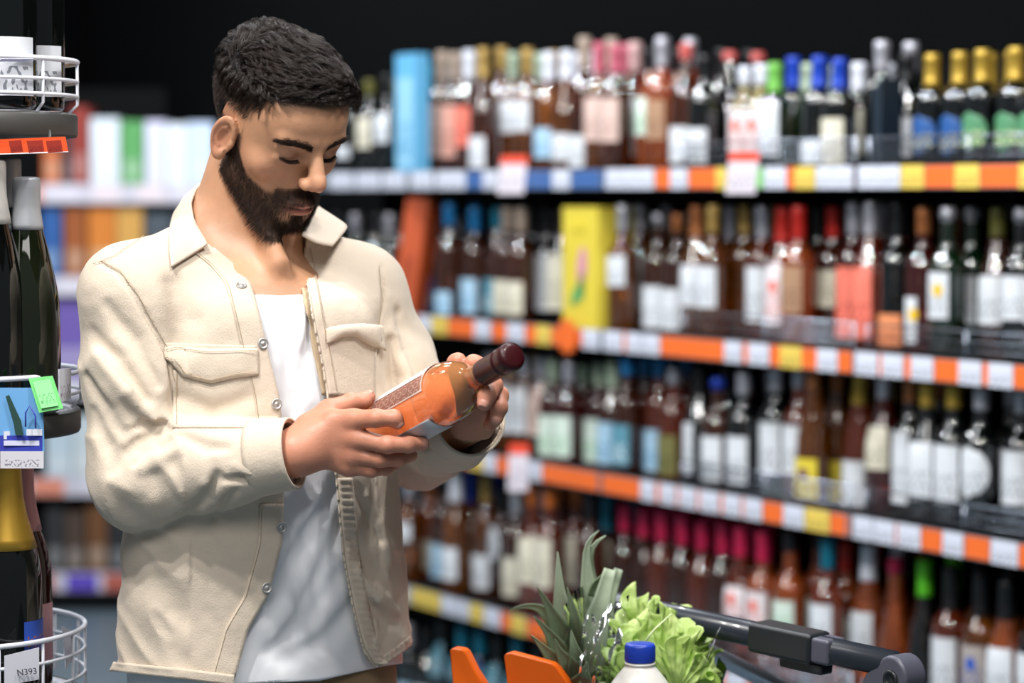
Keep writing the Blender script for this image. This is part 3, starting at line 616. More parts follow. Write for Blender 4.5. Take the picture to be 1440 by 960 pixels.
HL = dict(
    index=([A_(672, 556, 2.80), A_(676, 532, 2.790), A_(669, 515, 2.772), A_(660, 519, 2.765), A_(652, 526, 2.768)], [.0125, .0115, .0105, .0092, .0080]),
    middle=([A_(676, 560, 2.80), A_(688, 544, 2.770), A_(690, 541, 2.735), A_(685, 556, 2.712), A_(681, 567, 2.708)], [.0125, .0115, .0108, .0098, .0085]),
    ring=([A_(678, 568, 2.81), A_(694, 556, 2.785), A_(702, 556, 2.755), A_(702, 573, 2.738), A_(698, 588, 2.738)], [.0120, .0112, .0104, .0092, .0080]),
    little=([A_(674, 578, 2.815), A_(690, 572, 2.80), A_(697, 578, 2.785), A_(694, 590, 2.775), A_(688, 598, 2.772)], [.0115, .0098, .0088, .0080, .0070]),
    thumb=([A_(660, 575, 2.82), A_(648, 545, 2.80), A_(641, 522, 2.800), A_(641, 514, 2.792), A_(643, 511, 2.784)], [.0150, .0130, .0115, .0108, .0095]))
BB, BC = A_(528, 610, 2.885), A_(722, 500, 2.66); RB = .0355
def off_bottle(H):   # keep every finger joint outside the glass it holds
    ax_ = BC - BB; L = np.linalg.norm(ax_); ax_ = ax_ / L
    for k, (p, r) in H.items():
        for j in range(1, 5):
            t = (p[j] - BB) @ ax_; q = p[j] - BB - t * ax_; d = np.linalg.norm(q)
            if -.01 < t < L + .01:
                rl = np.interp(t / L, [0, .58, .66, .72, .76, 1], [RB, RB, RB * .74, RB * .5, .0145, .015]); need = rl + r[j] * .93
                if d < need: p[j] = p[j] + q / d * (need - d)
off_bottle(HR); off_bottle(HL)
def hand_sdf(P, H, wr, el, side):
    wr2 = wr + (el - wr) * .35
    d = cone(P, wr2, wr, .030, .0255)
    # palm: chain from the wrist to each knuckle
    for k in ('index', 'middle', 'ring', 'little'):
        p = H[k][0]; mid = (wr * .45 + p[0] * .55)
        d = smin(d, chain(P, [wr, mid, p[0], p[1]], [.0215, .0165, .0140, .0125]), .012)
    d = smin(d, chain(P, [wr, H['thumb'][0][0], H['thumb'][0][1]], [.022, .0175, .0130]), .012)
    fd = None
    for k, (p, r) in H.items():
        e = chain(P, p[1:], r[1:], .003)
        for j in (2, 3): e = smin(e, sph(P, p[j], r[j] * 1.03), .003)
        fd = e if fd is None else smin(fd, e, .0012)
    return smin(d, fd, .006)
def body_world(P):  # torso+arms+legs, coarse
    q = P
    d = ell(P, TC(1.25), (.135, .075, .23), TM)
    d = smin(d, ell(P, TC(1.0), (.135, .075, .16), TM), .03)
    d = smin(d, cone(P, SHR, SHL, .035, .035), .02)
    d = smin(d, chain(P, [SHR, ELR, WRR], [.046, .038, .027], .02), .02)
    d = smin(d, chain(P, [SHL, ELL, WRL], [.046, .038, .027], .02), .02)
    for s in (-1, 1):
        d = smin(d, chain(P, LEGS[s], [.07, .052, .036, .035], .02), .02)
        d = smin(d, cone(P, LEGS[s][3], LEGS[s][3] + TF * .14 + np.array([0, 0, -.035]), .034, .028), .02)
    return d
TPS = math.radians(35)
TF = np.array([math.sin(TPS), -math.cos(TPS), 0]); TL = np.array([math.cos(TPS), math.sin(TPS), 0])
TM = np.stack([TL, TF, np.array([0, 0, 1.])])
def ctr(z):
    # torso centre line by height
    zz = np.array([.85, 1.0, 1.15, 1.3, 1.42, 1.5]); uu = np.array([374, 374, 370, 362, 354, 350])
    X = (np.interp(z, zz, uu) - 720) / FPX * 2.96
    return X
def TC(z): return np.array([float(ctr(z)), 2.96, z])
LEGS = {s: [TC(.93) + TL * s * .08, TC(.5) + TL * s * .095 + TF * .02, TC(.12) + TL * s * .105, TC(.065) + TL * s * .105] for s in (-1, 1)}
def skin_near(P):
    d = head_sdf(P)
    n = cone(P, NK0, NK1, .0555, .0600)
    n = smin(n, cone(P, A_(347, 215, 3.01), A_(306, 345, 3.02), .036, .05), .02)
    n = smin(n, cone(P, h2w((-.042, -.012, -.03)), A_(392, 366, 2.915), .016, .010), .03)   # sternomastoid
    tr = cone(P, A_(330, 330, 3.03), SHR, .05, .035); tr = smin(tr, cone(P, A_(350, 330, 3.03), SHL, .05, .035), .02)
    ch = ell(P, TC(1.345), (.150, .090, .128), TM)
    n = smin(n, tr, .03); n = smin(n, ch, .035)
    n = smax(n, -cone(P, A_(398, 352, 2.87), A_(402, 364, 2.86), .008, .008), .012)
    d = smin(d, n, .012)
    return d
import time as _t; _T0 = _t.time()
man = thing('person', 'dark-haired bearded man in a beige overshirt and white T-shirt reading a bottle', 'person', (float(TC(1)[0]), 2.96, 0))
lo = np.minimum(h2w((0, 0, 0)) - .16, A_(180, 420, 2.85)); hi = h2w((0, 0, 0)) + .17
V1, Q1 = surface_nets(skin_near, np.array([HO[0] - .16, 2.74, 1.425]), HO + np.array([.19, .17, .16]), .0021)
V2, Q2 = surface_nets(skin_near, (HO[0] - .25, 2.75, 1.20), (HO[0] + .28, 3.2, 1.4285), .006)
V3, Q3 = surface_nets(lambda P: hand_sdf(P, HR, WRR, ELR, 1), A_(360, 700, 2.74), A_(610, 530, 2.93), .0019)
V4, Q4 = surface_nets(lambda P: hand_sdf(P, HL, WRL, ELL, 1), A_(610, 640, 2.66), A_(740, 480, 2.95), .0019)
V5, Q5 = surface_nets(body_world, (HO[0] - .35, 2.6, .0), (HO[0] + .5, 3.35, 1.36), .010)
off = 0; VS = []; QS = []
for v, q in ((V1, Q1), (V2, Q2), (V3, Q3), (V4, Q4), (V5, Q5)):
    VS.append(v); QS.append(q + off); off += len(v)
VB = np.concatenate(VS); QB = np.concatenate(QS)
# ---------------- painted skin (complexion, lips, beard shadow, painted shade round the eyes)
h = w2h(VB); ax = np.abs(h[:, 0]); n1 = len(V1)
base = np.array([.54, .285, .165]); C = np.tile(base, (len(VB), 1))
def blend(C, m, col): m = np.clip(m, 0, 1)[:, None]; return C * (1 - m) + np.array(col) * m
isH = np.zeros(len(VB), bool); isH[:n1] = True
g = lambda c, r: np.exp(-(((ax - c[0]) / r[0]) ** 2 + ((h[:, 1] - c[1]) / r[1]) ** 2 + ((h[:, 2] - c[2]) / r[2]) ** 2)) * isH
C = blend(C, .5 * g((.045, .06, -.012), (.025, .04, .02)), (.52, .22, .14)); C = blend(C, .55 * g((0, .118, -.006), (.014, .02, .012)), (.56, .22, .15))
C = blend(C, .6 * g((.08, -.015, .0), (.012, .03, .035)), (.55, .20, .13)); C = blend(C, .6 * g((.03, .085, .022), (.019, .02, .010)), (.24, .11, .07))  # ears redder; last blend paints shade into the skin round the eyes
def beard_mask(h):
    ax = np.abs(h[:, 0]); y = h[:, 1]; z = h[:, 2]
    # upper border runs from the sideburn down the cheek to the corner of the mouth
    top = np.interp(y, [-.02, .004, .02, .045, .07, .09, .12], [-.03, .03, .004, -.026, -.036, -.032, -.026])
    bot = np.interp(y, [-.03, .0, .03, .06, .09], [-.040, -.054, -.070, -.087, -.100])
    m = np.clip((top - z) / .008, 0, 1) * np.clip((z - bot) / .012 + .5, 0, 1) * np.clip((y + .006) / .012, 0, 1)
    inner = np.exp(-((ax / .0200) ** 4 + ((z + .0475) / .0105) ** 4)) * (y > .08)
    patch = np.exp(-(((ax - .0165) / .010) ** 2 + ((z + .0630) / .0075) ** 2)) * (y > .07)
    m = m * (1 - inner) * (1 - .85 * patch)
    mus = np.exp(-(((z + .0315 + .25 * np.clip(ax - .008, 0, .03)) / .0085) ** 4)) * (ax < .033) * (y > .07); m = np.maximum(m, mus)
    side = np.clip((.034 - z) / .01, 0, 1) * np.clip((z + .03) / .01, 0, 1) * np.exp(-((y - .012) / .013) ** 4) * (ax > .05); m = np.maximum(m, .75 * side)
    m = m * (1 - (ax > .069) * (z < .042) * (y < .024))
    return np.clip(m, 0, 1)
def hair_mask(h):
    ax = np.abs(h[:, 0]); y = h[:, 1]; z = h[:, 2]
    line = np.interp(y, [-.11, -.06, -.03, -.012, .012, .028, .045, .065, .10], [-.03, -.035, -.005, .036, .038, .050, .075, .086, .092])
    return np.clip((z - line) / np.where(y > .03, .010, .034) + .25, 0, 1) * (1 - (ax > .0695) * (z < .042) * (y > -.032))
isH &= (VB[:, 2] > 1.49)
bm = beard_mask(h) * isH; hm = hair_mask(h) * isH
C = blend(C, bm * .86, (.045, .022, .014)); C = blend(C, hm * .95, (.03, .018, .013))
lips = np.exp(-((ax / .021) ** 4 + ((h[:, 2] + .0472) / np.where(h[:, 2] > -.0472, .0068, .0092)) ** 4)) * (h[:, 1] > .088) * isH
C = blend(C, lips * .85, (.50, .17, .13)); C = blend(C, g((0, .106, -.0472), (.024, .02, .0013)) * .8, (.10, .03, .025))
hd = np.zeros(len(VB), bool); hd[n1 + len(V2):n1 + len(V2) + len(V3) + len(V4)] = True
C[hd] = (.56, .245, .155)
for H in (HR, HL):
    for k, (p, r) in H.items():
        for j in (1, 2, 3):
            w = np.exp(-(np.linalg.norm(VB - p[j], axis=1) / (r[j] * 1.15)) ** 2) * hd; C = blend(C, .35 * w, (.58, .19, .12))
        w = np.exp(-(np.linalg.norm(VB - p[4], axis=1) / (r[4] * 1.4)) ** 2) * hd; C = blend(C, .5 * w, (.66, .25, .18))
mot = vnoise(VB, 90, 3) * .05 + vnoise(VB, 260, 5) * .03; C = np.clip(C * (1 + mot[:, None]), 0, 1)
def skin_mat():
    m = bpy.data.materials.new('skin'); m.use_nodes = True; N = m.node_tree.nodes; L = m.node_tree.links; p = N['Principled BSDF']
    a = N.new('ShaderNodeVertexColor'); a.layer_name = 'Col'; L.new(a.outputs[0], p.inputs['Base Color'])
    p.inputs['Roughness'].default_value = .48; p.inputs['Subsurface Weight'].default_value = .12; p.inputs['Subsurface Radius'].default_value = (1, .3, .15); p.inputs['Subsurface Scale'].default_value = .005
    tc = N.new('ShaderNodeTexCoord'); n = N.new('ShaderNodeTexNoise'); n.inputs['Scale'].default_value = 420; n.inputs['Detail'].default_value = 3; L.new(tc.outputs['Object'], n.inputs['Vector'])
    n2 = N.new('ShaderNodeTexNoise'); n2.inputs['Scale'].default_value = 70; n2.inputs['Detail'].default_value = 3; L.new(tc.outputs['Object'], n2.inputs['Vector'])
    ad = N.new('ShaderNodeMath'); ad.operation = 'ADD'; L.new(n.outputs['Fac'], ad.inputs[0]); L.new(n2.outputs['Fac'], ad.inputs[1])
    b = N.new('ShaderNodeBump'); b.inputs['Strength'].default_value = .35; b.inputs['Distance'].default_value = .0006; L.new(ad.outputs[0], b.inputs['Height']); L.new(b.outputs[0], p.inputs['Normal'])
    return m
body = np_mesh('body', VB, QB, man, skin_mat())
ca = body.data.color_attributes.new('Col', 'FLOAT_COLOR', 'POINT'); ca.data.foreach_set('color', np.concatenate([C, np.ones((len(C), 1))], 1).astype(np.float32).ravel())
print('body', len(VB), _t.time() - _T0)
# ---------------- strands: tapered three-sided hairs
def strands(name, roots, dirs, length, width, m, parent, seg=4, curl=None, dn=.0):
    # roots (n,3), dirs (n,seg,3) step directions
    n = len(roots); P = np.zeros((n, seg + 1, 3)); P[:, 0] = roots
    for s in range(seg): P[:, s + 1] = P[:, s] + dirs[:, s] * (length[:, None] / seg)
    T = P[:, -1] - P[:, 0]; T /= np.linalg.norm(T, axis=1)[:, None] + 1e-9
    r = rng.normal(size=(n, 3)); a = np.cross(T, r); a /= np.linalg.norm(a, axis=1)[:, None] + 1e-9; b = np.cross(T, a)
    V = np.zeros((n, seg, 3, 3)); 
    for s in range(seg):
        w = width[:, None] * (1 - .8 * s / seg)
        for k in range(3):
            an = k * 2 * math.pi / 3; V[:, s, k] = P[:, s] + w * (math.cos(an) * a + math.sin(an) * b)
    tip = P[:, -1]
    VV = np.concatenate([V.reshape(n, -1, 3), tip[:, None]], 1).reshape(-1, 3); per = seg * 3 + 1
    F = []
    for s in range(seg - 1):
        for k in range(3): F.append((s * 3 + k, s * 3 + (k + 1) % 3, (s + 1) * 3 + (k + 1) % 3, (s + 1) * 3 + k))
    F4 = np.array(F); q = (F4[None] + (np.arange(n) * per)[:, None, None]).reshape(-1, 4)
    t3 = np.array([((seg - 1) * 3 + k, (seg - 1) * 3 + (k + 1) % 3, seg * 3) for k in range(3)]); t3 = (t3[None] + (np.arange(n) * per)[:, None, None]).reshape(-1, 3)
    me = bpy.data.meshes.new(name); nv = len(VV); nf = len(q) + len(t3)
    me.vertices.add(nv); me.vertices.foreach_set('co', VV.astype(np.float32).ravel())
    li = np.concatenate([q.ravel(), t3.ravel()]).astype(np.int32); me.loops.add(len(li)); me.loops.foreach_set('vertex_index', li)
    ls = np.concatenate([np.arange(len(q)) * 4, len(q) * 4 + np.arange(len(t3)) * 3]).astype(np.int32)
    me.polygons.add(nf); me.polygons.foreach_set('loop_start', ls); me.polygons.foreach_set('loop_total', np.concatenate([np.full(len(q), 4), np.full(len(t3), 3)]).astype(np.int32))
    me.update(calc_edges=True); me.shade_smooth(); return link(name, me, parent, m)
def vnormals(V, Q):
    n = np.cross(V[Q[:, 2]] - V[Q[:, 0]], V[Q[:, 3]] - V[Q[:, 1]]); N = np.zeros_like(V)
    for k in range(4): np.add.at(N, Q[:, k], n)
    return N / (np.linalg.norm(N, axis=1)[:, None] + 1e-12)
VN = vnormals(V1, Q1); h1 = h[:n1]
m_hair = mat('dark_brown_hair', '20150f', .36, spec=.5, var=.5, scale=50); m_beard = mat('beard_hair', '2f1d14', .5, spec=.4, var=.3, scale=80); m_fade = mat('faded_hair', '38271d', .5, var=.3, scale=80)
w2 = lambda v: v @ HM  # head-space direction -> world
def nrm(v): return v / (np.linalg.norm(v, axis=-1, keepdims=True) + 1e-9)
# hair volume cap
def hair_sdf(P):
    q = w2h(P); x, y, z = q[:, 0], q[:, 1], q[:, 2]; d = head_sdf(P) / HS
    # thickness grows from the fade at the sides to the quiff on top
    top = np.clip((z - .062) / .05, 0, 1); front = np.clip((y - .0) / .09, 0, 1)
    th = .0012 + .0065 * top
    a = np.arctan2(x, y + .02); cl = np.sin(a * 9 + 5 * vnoise(q, 28, 1) + z * 60) * .5 + vnoise(q, 55, 2) * .8
    th = th + top * .0022 * cl + .0008 * vnoise(q, 120, 4)
    line = np.interp(y, [-.11, -.06, -.03, -.012, .012, .030, .050, .068, .10], [-.028, -.030, .005, .050, .056, .068, .087, .095, .098])
    e = d - th
    e = smax(e, (line - z) * .8, .006)
    return smax(e, -(d + .004), .002) * HS
VH, QH = surface_nets(hair_sdf, HO - np.array([.15, .17, .10]), HO + np.array([.19, .17, .19]), .0024)
hair = np_mesh('hair', VH, QH, man, mat('hair_under', '0d0a08', .7, spec=.2, var=.4, scale=60, bump=.5, bscale=300))
hh = w2h(VH); NH = vnormals(VH, QH)
def strand_dirs(hd_, nn, seg, flow, lift, wob, seed):
    D = []
    for s in range(seg):
        sw = np.stack([vnoise(hd_ + s * .003, 38, seed + k) for k in range(3)], 1)
        D.append(nrm(flow + nn * (lift * (1 - s / seg)) + sw * wob * (1 + .5 * s)))
    return np.stack(D, 1)
def grad(f, P, e=.0012):
    return nrm(np.stack([f(P + np.eye(3)[i] * e) - f(P - np.eye(3)[i] * e) for i in range(3)], 1))
scalp = lambda P: head_sdf(P)
sel = np.nonzero((hh[:, 2] > .050) & (head_sdf(VH) > .0015))[0]; sel = sel[(hh[sel, 2] > np.interp(hh[sel, 1], [.0, .02, .05, .08], [.05, .070, .084, .094]))]; ng = 1350; gi = rng.choice(sel, ng); G0 = VH[gi]; gq = hh[gi]
def flow_at(q):
    tw = np.clip((q[:, 2] - .070) / .03, 0, 1)[:, None]
    sw = np.sin(q[:, 1] * 55 + q[:, 0] * 40)
    top_ = np.stack([.55 + .5 * sw, .85 - .3 * sw, -.1 - 1.0 * np.clip(q[:, 1] - .05, 0, 1)], 1); side = np.stack([0 * sw, -.15 + .2 * sw, -1 + 0 * sw], 1); bk = np.stack([-.3 + .3 * sw, -.9 + 0 * sw, .3 + 0 * sw], 1)
    fw_ = np.clip((q[:, 1] - .05) / .025, 0, 1)[:, None]; top_ = top_ * (1 - fw_) + np.stack([.9 + 0 * sw, .25 + .4 * sw, .1 + .3 * sw], 1) * fw_
    bw = np.clip((-.035 - q[:, 1]) / .03, 0, 1)[:, None] * tw
    return w2(nrm((top_ * tw + side * (1 - tw)) * (1 - bw) + bk * bw))
SG = 9; tw0 = np.clip((gq[:, 2] - .060) / .035, 0, 1); Lg = .009 + .032 * tw0 * (1 - .65 * np.clip((gq[:, 1] - .045) / .03, 0, 1)) * rng.uniform(.6, 1.25, ng); rise = (.0012 + .0060 * tw0 * (1 - .4 * np.clip((gq[:, 1] - .05) / .03, 0, 1))) * rng.uniform(.3, 1.5, ng); cph = rng.uniform(0, 6.28, ng); cam_ = .0035 * tw0 * rng.uniform(.3, 1.2, ng)
path = [G0]; p = G0.copy(); d0 = head_sdf(G0)
for s_ in range(SG):
    n_ = grad(scalp, p); f_ = flow_at(w2h(p)); f_ = nrm(f_ - n_ * np.sum(f_ * n_, 1)[:, None]); sd_ = np.cross(n_, f_)
    f_ = nrm(f_ + sd_ * (.55 * np.sin(cph + s_ * .75))[:, None]); p = p + f_ * (Lg / SG)[:, None]
    tgt = d0 + rise * math.sin(math.pi * min(1, (s_ + 1) / SG * .75)) + cam_ * np.sin(cph * 2 + s_ * .9) * .35
    p = p + n_ * (tgt - head_sdf(p))[:, None]; path.append(p)
path = np.stack(path, 1)   # ng, SG+1, 3
K = 16; T_ = nrm(path[:, -1] - path[:, 0]); a_ = nrm(np.cross(T_, rng.normal(size=(ng, 3)))); b_ = np.cross(T_, a_)
an = rng.uniform(0, 6.28, (ng, K)); rr_ = np.sqrt(rng.uniform(0, 1, (ng, K))) * .0040
of = a_[:, None] * (np.cos(an) * rr_)[..., None] + b_[:, None] * (np.sin(an) * rr_)[..., None]
fall = np.interp(np.arange(SG + 1) / SG, [0, .3, .8, 1], [1, .8, .35, .25])
S_ = path[:, None] + of[:, :, None] * fall[None, None, :, None]; S_ = S_.reshape(-1, SG + 1, 3); S_[:, 1:] += rng.normal(0, .00035, S_[:, 1:].shape)
stp_ = np.diff(S_, axis=1); ln_ = np.ones(len(S_)) * SG
strands('hair_strands', S_[:, 0], stp_, ln_, np.full(len(S_), .00026) * rng.uniform(.7, 1.5, len(S_)), m_hair, man, SG)
# faded sides
sel = np.nonzero((hm[:n1] > .12) & (h1[:, 2] < .075))[0]; ns = 9000; idx = rng.choice(sel, ns); q = h1[idx]
fl_ = w2(np.tile([0, -.25, -1.], (ns, 1))); D = strand_dirs(q, VN[idx], 3, fl_, .7, .3, 21)
strands('side_hair', V1[idx] + rng.uniform(-.001, .001, (ns, 3)), D, np.interp(q[:, 2], [.02, .07], [.004, .011]), np.full(ns, .0002), m_fade, man, 3)
# beard
sel = np.nonzero(bm[:n1] > .12)[0]; pr = bm[:n1][sel] ** 1.5; pr /= pr.sum(); ns = 15000; idx = rng.choice(sel, ns, p=pr); q = h1[idx]
fl_ = w2(np.stack([.2 * np.sign(q[:, 0]) * 0 + 0 * q[:, 0], .35 + 0 * q[:, 0], -1 + 0 * q[:, 0]], 1)); D = strand_dirs(q, VN[idx], 3, fl_, 1.0, .5, 31)
lenb = .0045 + .006 * np.clip((-.04 - q[:, 2]) / .05, 0, 1)
strands('beard', V1[idx] + rng.uniform(-.001, .001, (ns, 3)), D, lenb * rng.uniform(.6, 1.2, ns), np.full(ns, .00015), m_beard, man, 3)
mw_ = np.exp(-(((h1[:, 2] + .0315 + .25 * np.clip(np.abs(h1[:, 0]) - .008, 0, .03)) / .0085) ** 4)) * (np.abs(h1[:, 0]) < .034) * (h1[:, 1] > .07)
sel = np.nonzero(mw_ > .3)[0]; ns = 4500; idx = rng.choice(sel, ns); q = h1[idx]
D = strand_dirs(q, VN[idx], 3, w2(np.stack([np.sign(q[:, 0]) * .9, .1 + 0 * q[:, 0], -.8 + 0 * q[:, 0]], 1)), .7, .35, 41)
strands('moustache', V1[idx], D, rng.uniform(.004, .0075, ns), np.full(ns, .0002), m_beard, man, 3)
# brows and lashes
def brow(sgn):
    n = 1300; t = rng.uniform(0, 1, n); x = sgn * (.011 + t * .040); z = .0378 + .0045 * np.sin(t * 2.2) - .006 * np.clip(t - .6, 0, 1) + rng.normal(0, .0030, n) * (1 - .5 * t); y = np.interp(t, [0, .5, 1], [.0985, .0915, .0735])
    P0 = h2w(np.stack([x, y, z], 1)); co = []
    for p in P0:
        hit = BV.find_nearest(Vector(p)); co.append(np.array(hit[0]))
    fl_ = w2(np.tile([sgn * .9, -.25, .15], (n, 1))) + rng.normal(0, .15, (n, 3)); D = np.stack([nrm(fl_), nrm(fl_ + w2(np.tile([0, 0, -.3], (n, 1))))], 1)
    return np.array(co), D
BV = BVHTree.FromPolygons([tuple(v) for v in V1], [tuple(int(i) for i in f) for f in Q1])
for s in (-1, 1):
    r0, D = brow(s); strands('eyebrow', r0, D, rng.uniform(.005, .009, len(r0)), np.full(len(r0), .00020), m_beard, man, 2)
    n = 90; t = np.linspace(0, 1, n); x = s * (.0195 + t * .0245); z = .0160 - .0025 * np.sin(t * 3.1) + t * .0012
    P0 = []
    for a, b in zip(x, z):
        o_ = Vector(h2w((a, .14, b))); di = Vector(w2(np.array([[0, -1., 0]]))[0]); hit = BV.ray_cast(o_, di); P0.append(np.array(hit[0]))
    P0 = np.array(P0); D = nrm(w2(np.stack([s * (t - .4) * .7, .8 + 0 * t, -.45 + 0 * t], 1))); D = np.stack([D, nrm(D + w2(np.tile([0, .2, .5], (n, 1))))], 1)
    strands('eyelashes', P0, D, np.full(n, .0065), np.full(n, .00022), m_beard, man, 2)
    MB().tube([P0[i] for i in range(0, n, 6)], .0011, 6).build('lash_line', m_beard, man, True)
# fingernails
m_nail = mat('fingernail', 'cf9582', .35, var=.04, coat=.2)
def nail(p, r, view=(0, -1, 0), up=None):
    tip, dip = p[4], p[3]; ax_ = nrm(tip - dip); n = np.array(up if up is not None else view, float); n = nrm(n - ax_ * (n @ ax_)); s_ = np.cross(ax_, n)
    V = []; F = []; w = r[4] * .82; l = r[4] * 1.25; c = tip + ax_ * r[4] * .15
    for i in range(7):
        for j in range(7):
            a = (j / 6 - .5) * 1.9; y = (i / 6 - .5); rr = r[4] * 1.035
            ww = 1 - .35 * abs(2 * y) ** 3
            V.append(c + ax_ * (y * l) + s_ * (math.sin(a * ww) * rr * .95) + n * (math.cos(a * ww) * rr - (.0006 if abs(y) > .45 or j in (0, 6) else 0) - max(0, y) * r[4] * .35))
    for i in range(6):
        for j in range(6): a = i * 7 + j; F.append((a, a + 1, a + 8, a + 7))
    o = raw('fingernail', V, F, man, m_nail); sd = o.modifiers.new('s', 'SOLIDIFY'); sd.thickness = .0006; sd.offset = -1
nail(HR['index'][0], HR['index'][1], up=(.15, -.9, .5)); nail(HR['middle'][0], HR['middle'][1], up=(.4, -.9, .2)); nail(HR['thumb'][0], HR['thumb'][1], up=(-.1, -.2, 1))
nail(HL['middle'][0], HL['middle'][1], up=(-.1, -1, .1)); nail(HL['ring'][0], HL['ring'][1], up=(0, -1, -.1))
print('man skin done', _t.time() - _T0)
# ================================================================== CLOTHES
def ell2(q, a, b):
    k0 = np.sqrt((q[:, 0] / a) ** 2 + (q[:, 1] / b) ** 2); k1 = np.sqrt((q[:, 0] / a ** 2) ** 2 + (q[:, 1] / b ** 2) ** 2)
    return k0 * (k0 - 1) / np.maximum(k1, 1e-6)
ZA = [.85, .98, 1.06, 1.16, 1.30, 1.42, 1.50]
def torso(P, da=0., db=0.):
    z = P[:, 2]; c = np.stack([ctr(z), 2.96 + 0 * z, z], 1); q = (P - c) @ TM.T
    a = np.interp(z, ZA, [.198, .197, .192, .180, .178, .165, .13]) + da; b = np.interp(z, ZA, [.116, .113, .110, .113, .122, .112, .09]) + db
    d = ell2(q, a, b)
    return smax(d, z - (1.445 + da), .06)
def sleeves(P, g=0.):
    m1 = SHR + (ELR - SHR) * .45; f1 = ELR + (WRR - ELR) * .45
    c1 = WRR + (ELR - WRR) * .02
    r = chain(P, [SHR, m1, ELR, f1, c1], [.056 + g, .0555 + g, .0575 + g, .049 + g, .0385 + g], .03)
    m2 = SHL + (ELL - SHL) * .5; f2 = ELL + (WRL - ELL) * .5
    l = chain(P, [SHL, m2, ELL, f2, WRL + (ELL - WRL) * .05], [.055 + g, .053 + g, .052 + g, .048 + g, .0395 + g], .03)
    return r, l
def jacket0(P):
    r, l = sleeves(P); d = torso(P)
    s = smin(cone(P, A_(345, 330, 3.015), SHR + np.array([.01, 0, .004]), .052, .054), cone(P, A_(352, 330, 3.015), SHL + np.array([-.005, 0, .0]), .050, .050), .02)
    d = smin(d, s, .045)
    # the upper arms blend into the yoke, lower arms stay clear of the body
    up = np.clip((P[:, 2] - 1.30) / .12, 0, 1); k = .0025 + .0385 * up
    d = smin(d, r, k); d = smin(d, l, k)
    return d
CAM = np.array([0, 0, CAMZ])
def trace(f, pts, start=2.2):
    P = np.array([A_(u, v, start) for u, v in pts]); D = nrm_(P - CAM)
    for _ in range(70): P = P + D * np.clip(f(P), -.02, .08)[:, None] * .9
    return P
nrm_ = lambda v: v / (np.linalg.norm(v, axis=-1, keepdims=True) + 1e-9)
GRO = [  # px polylines, radius, depth sink, blend
 ([(240, 604), (215, 612), (196, 620), (176, 636), (158, 662)], .008, .001, .010), ([(244, 618), (222, 624), (203, 634), (190, 652)], .007, .001, .009), ([(232, 596), (205, 596), (180, 606)], .004, .0, .009),
 ([(250, 610), (290, 628), (318, 630)], .005, .0, .010), ([(316, 674), (340, 672), (358, 674)], .004, .0, .007), ([(262, 720), (290, 700), (306, 668)], .005, -.001, .012), ([(300, 728), (322, 700), (330, 690)], .004, -.001, .010),
 ([(139, 369), (166, 384), (189, 415), (212, 457), (231, 492), (240, 540), (244, 585)], .0022, .0, .004),
 ([(536, 373), (540, 423), (531, 480), (527, 560)], .0022, .0, .005),
 ([(128, 470), (165, 505), (205, 560)], .006, -.003, .016), ([(120, 530), (150, 580), (172, 612)], .006, -.003, .016), ([(150, 430), (190, 480), (222, 540)], .005, -.002, .014), ([(130, 580), (150, 625), (160, 650)], .006, -.002, .014),
 ([(560, 440), (575, 490), (590, 530)], .005, -.002, .014), ([(548, 480), (556, 530), (575, 575)], .006, -.002, .014), ([(545, 640), (570, 620), (600, 625)], .006, -.001, .012),
 ([(250, 560), (300, 580), (350, 560)], .006, -.003, .02),
 ([(500, 690), (520, 720), (535, 760)], .005, -.002, .014), ([(495, 760), (520, 800), (545, 830)], .006, -.003, .016), ([(520, 850), (540, 870), (560, 880)], .005, -.002, .014), ([(250, 400), (262, 450), (255, 480)], .007, -.004, .03)]
RID = [([(300, 640), (292, 680), (286, 716)], .004, .001, .010), ([(200, 660), (225, 645), (250, 632)], .006, .0, .014), ([(206, 604), (232, 612)], .004, .0, .008), ([(330, 655), (350, 668)], .003, .001, .01), ([(140, 500), (180, 550), (215, 590)], .008, -.004, .02),
 ([(515, 700), (530, 740), (548, 790)], .005, -.002, .014), ([(505, 800), (530, 840), (560, 860)], .006, -.003, .014), ([(565, 470), (585, 520)], .006, -.003, .016)]
def prep(L, f):
    out = []
    for pts, r, s, k in L:
        T = trace(f, pts); D = nrm_(T - CAM); out.append((T + D * s, r, k))
    return out
_G = prep(GRO, jacket0); _R = prep(RID, jacket0)
def jacket(P):
    d = jacket0(P)
    W = np.clip((1.42 - P[:, 2]) / .05, 0, 1) * ((P[:, 0] < ELR[0] + .06) | (P[:, 0] > ELL[0] - .05)); Q_ = np.stack([P[:, 0] * 30 + P[:, 2] * 22, P[:, 1] * 20, P[:, 2] * 12 - P[:, 0] * 10], 1)
    d = d - .0035 * W * (1 - np.abs(vnoise(Q_, 1.0, 8)) * 2) - .0014 * np.clip((1.3 - P[:, 2]) / .1, 0, 1) * (1 - 2 * np.abs(vnoise(Q_ * .6, 1.0, 12)))
    d = d - .0016 * vnoise(P, 14, 1) - .0009 * vnoise(P, 32, 2) - .0004 * vnoise(P, 75, 6)
    def app(P, d, L, sg):
        for T, r, k in L:
            lo_, hi_ = T.min(0) - .05, T.max(0) + .05; m = np.all((P > lo_) & (P < hi_), axis=1)
            if not m.any(): continue
            e = chain(P[m], list(T), [r * .3] + [r] * (len(T) - 2) + [r * .3], .002)
            d[m] = smin(d[m], e, k) if sg > 0 else smax(d[m], -e, k)
        return d
    d = app(P, d, _R, 1); return app(P, d, _G, -1)
vL = [280, 300, 330, 342, 373, 400, 446, 500, 558, 600, 702, 763, 837, 883, 952, 980]; uL_ = [250, 264, 281, 292, 331, 354, 366, 378, 393, 397, 399, 397, 377, 350, 331, 325]
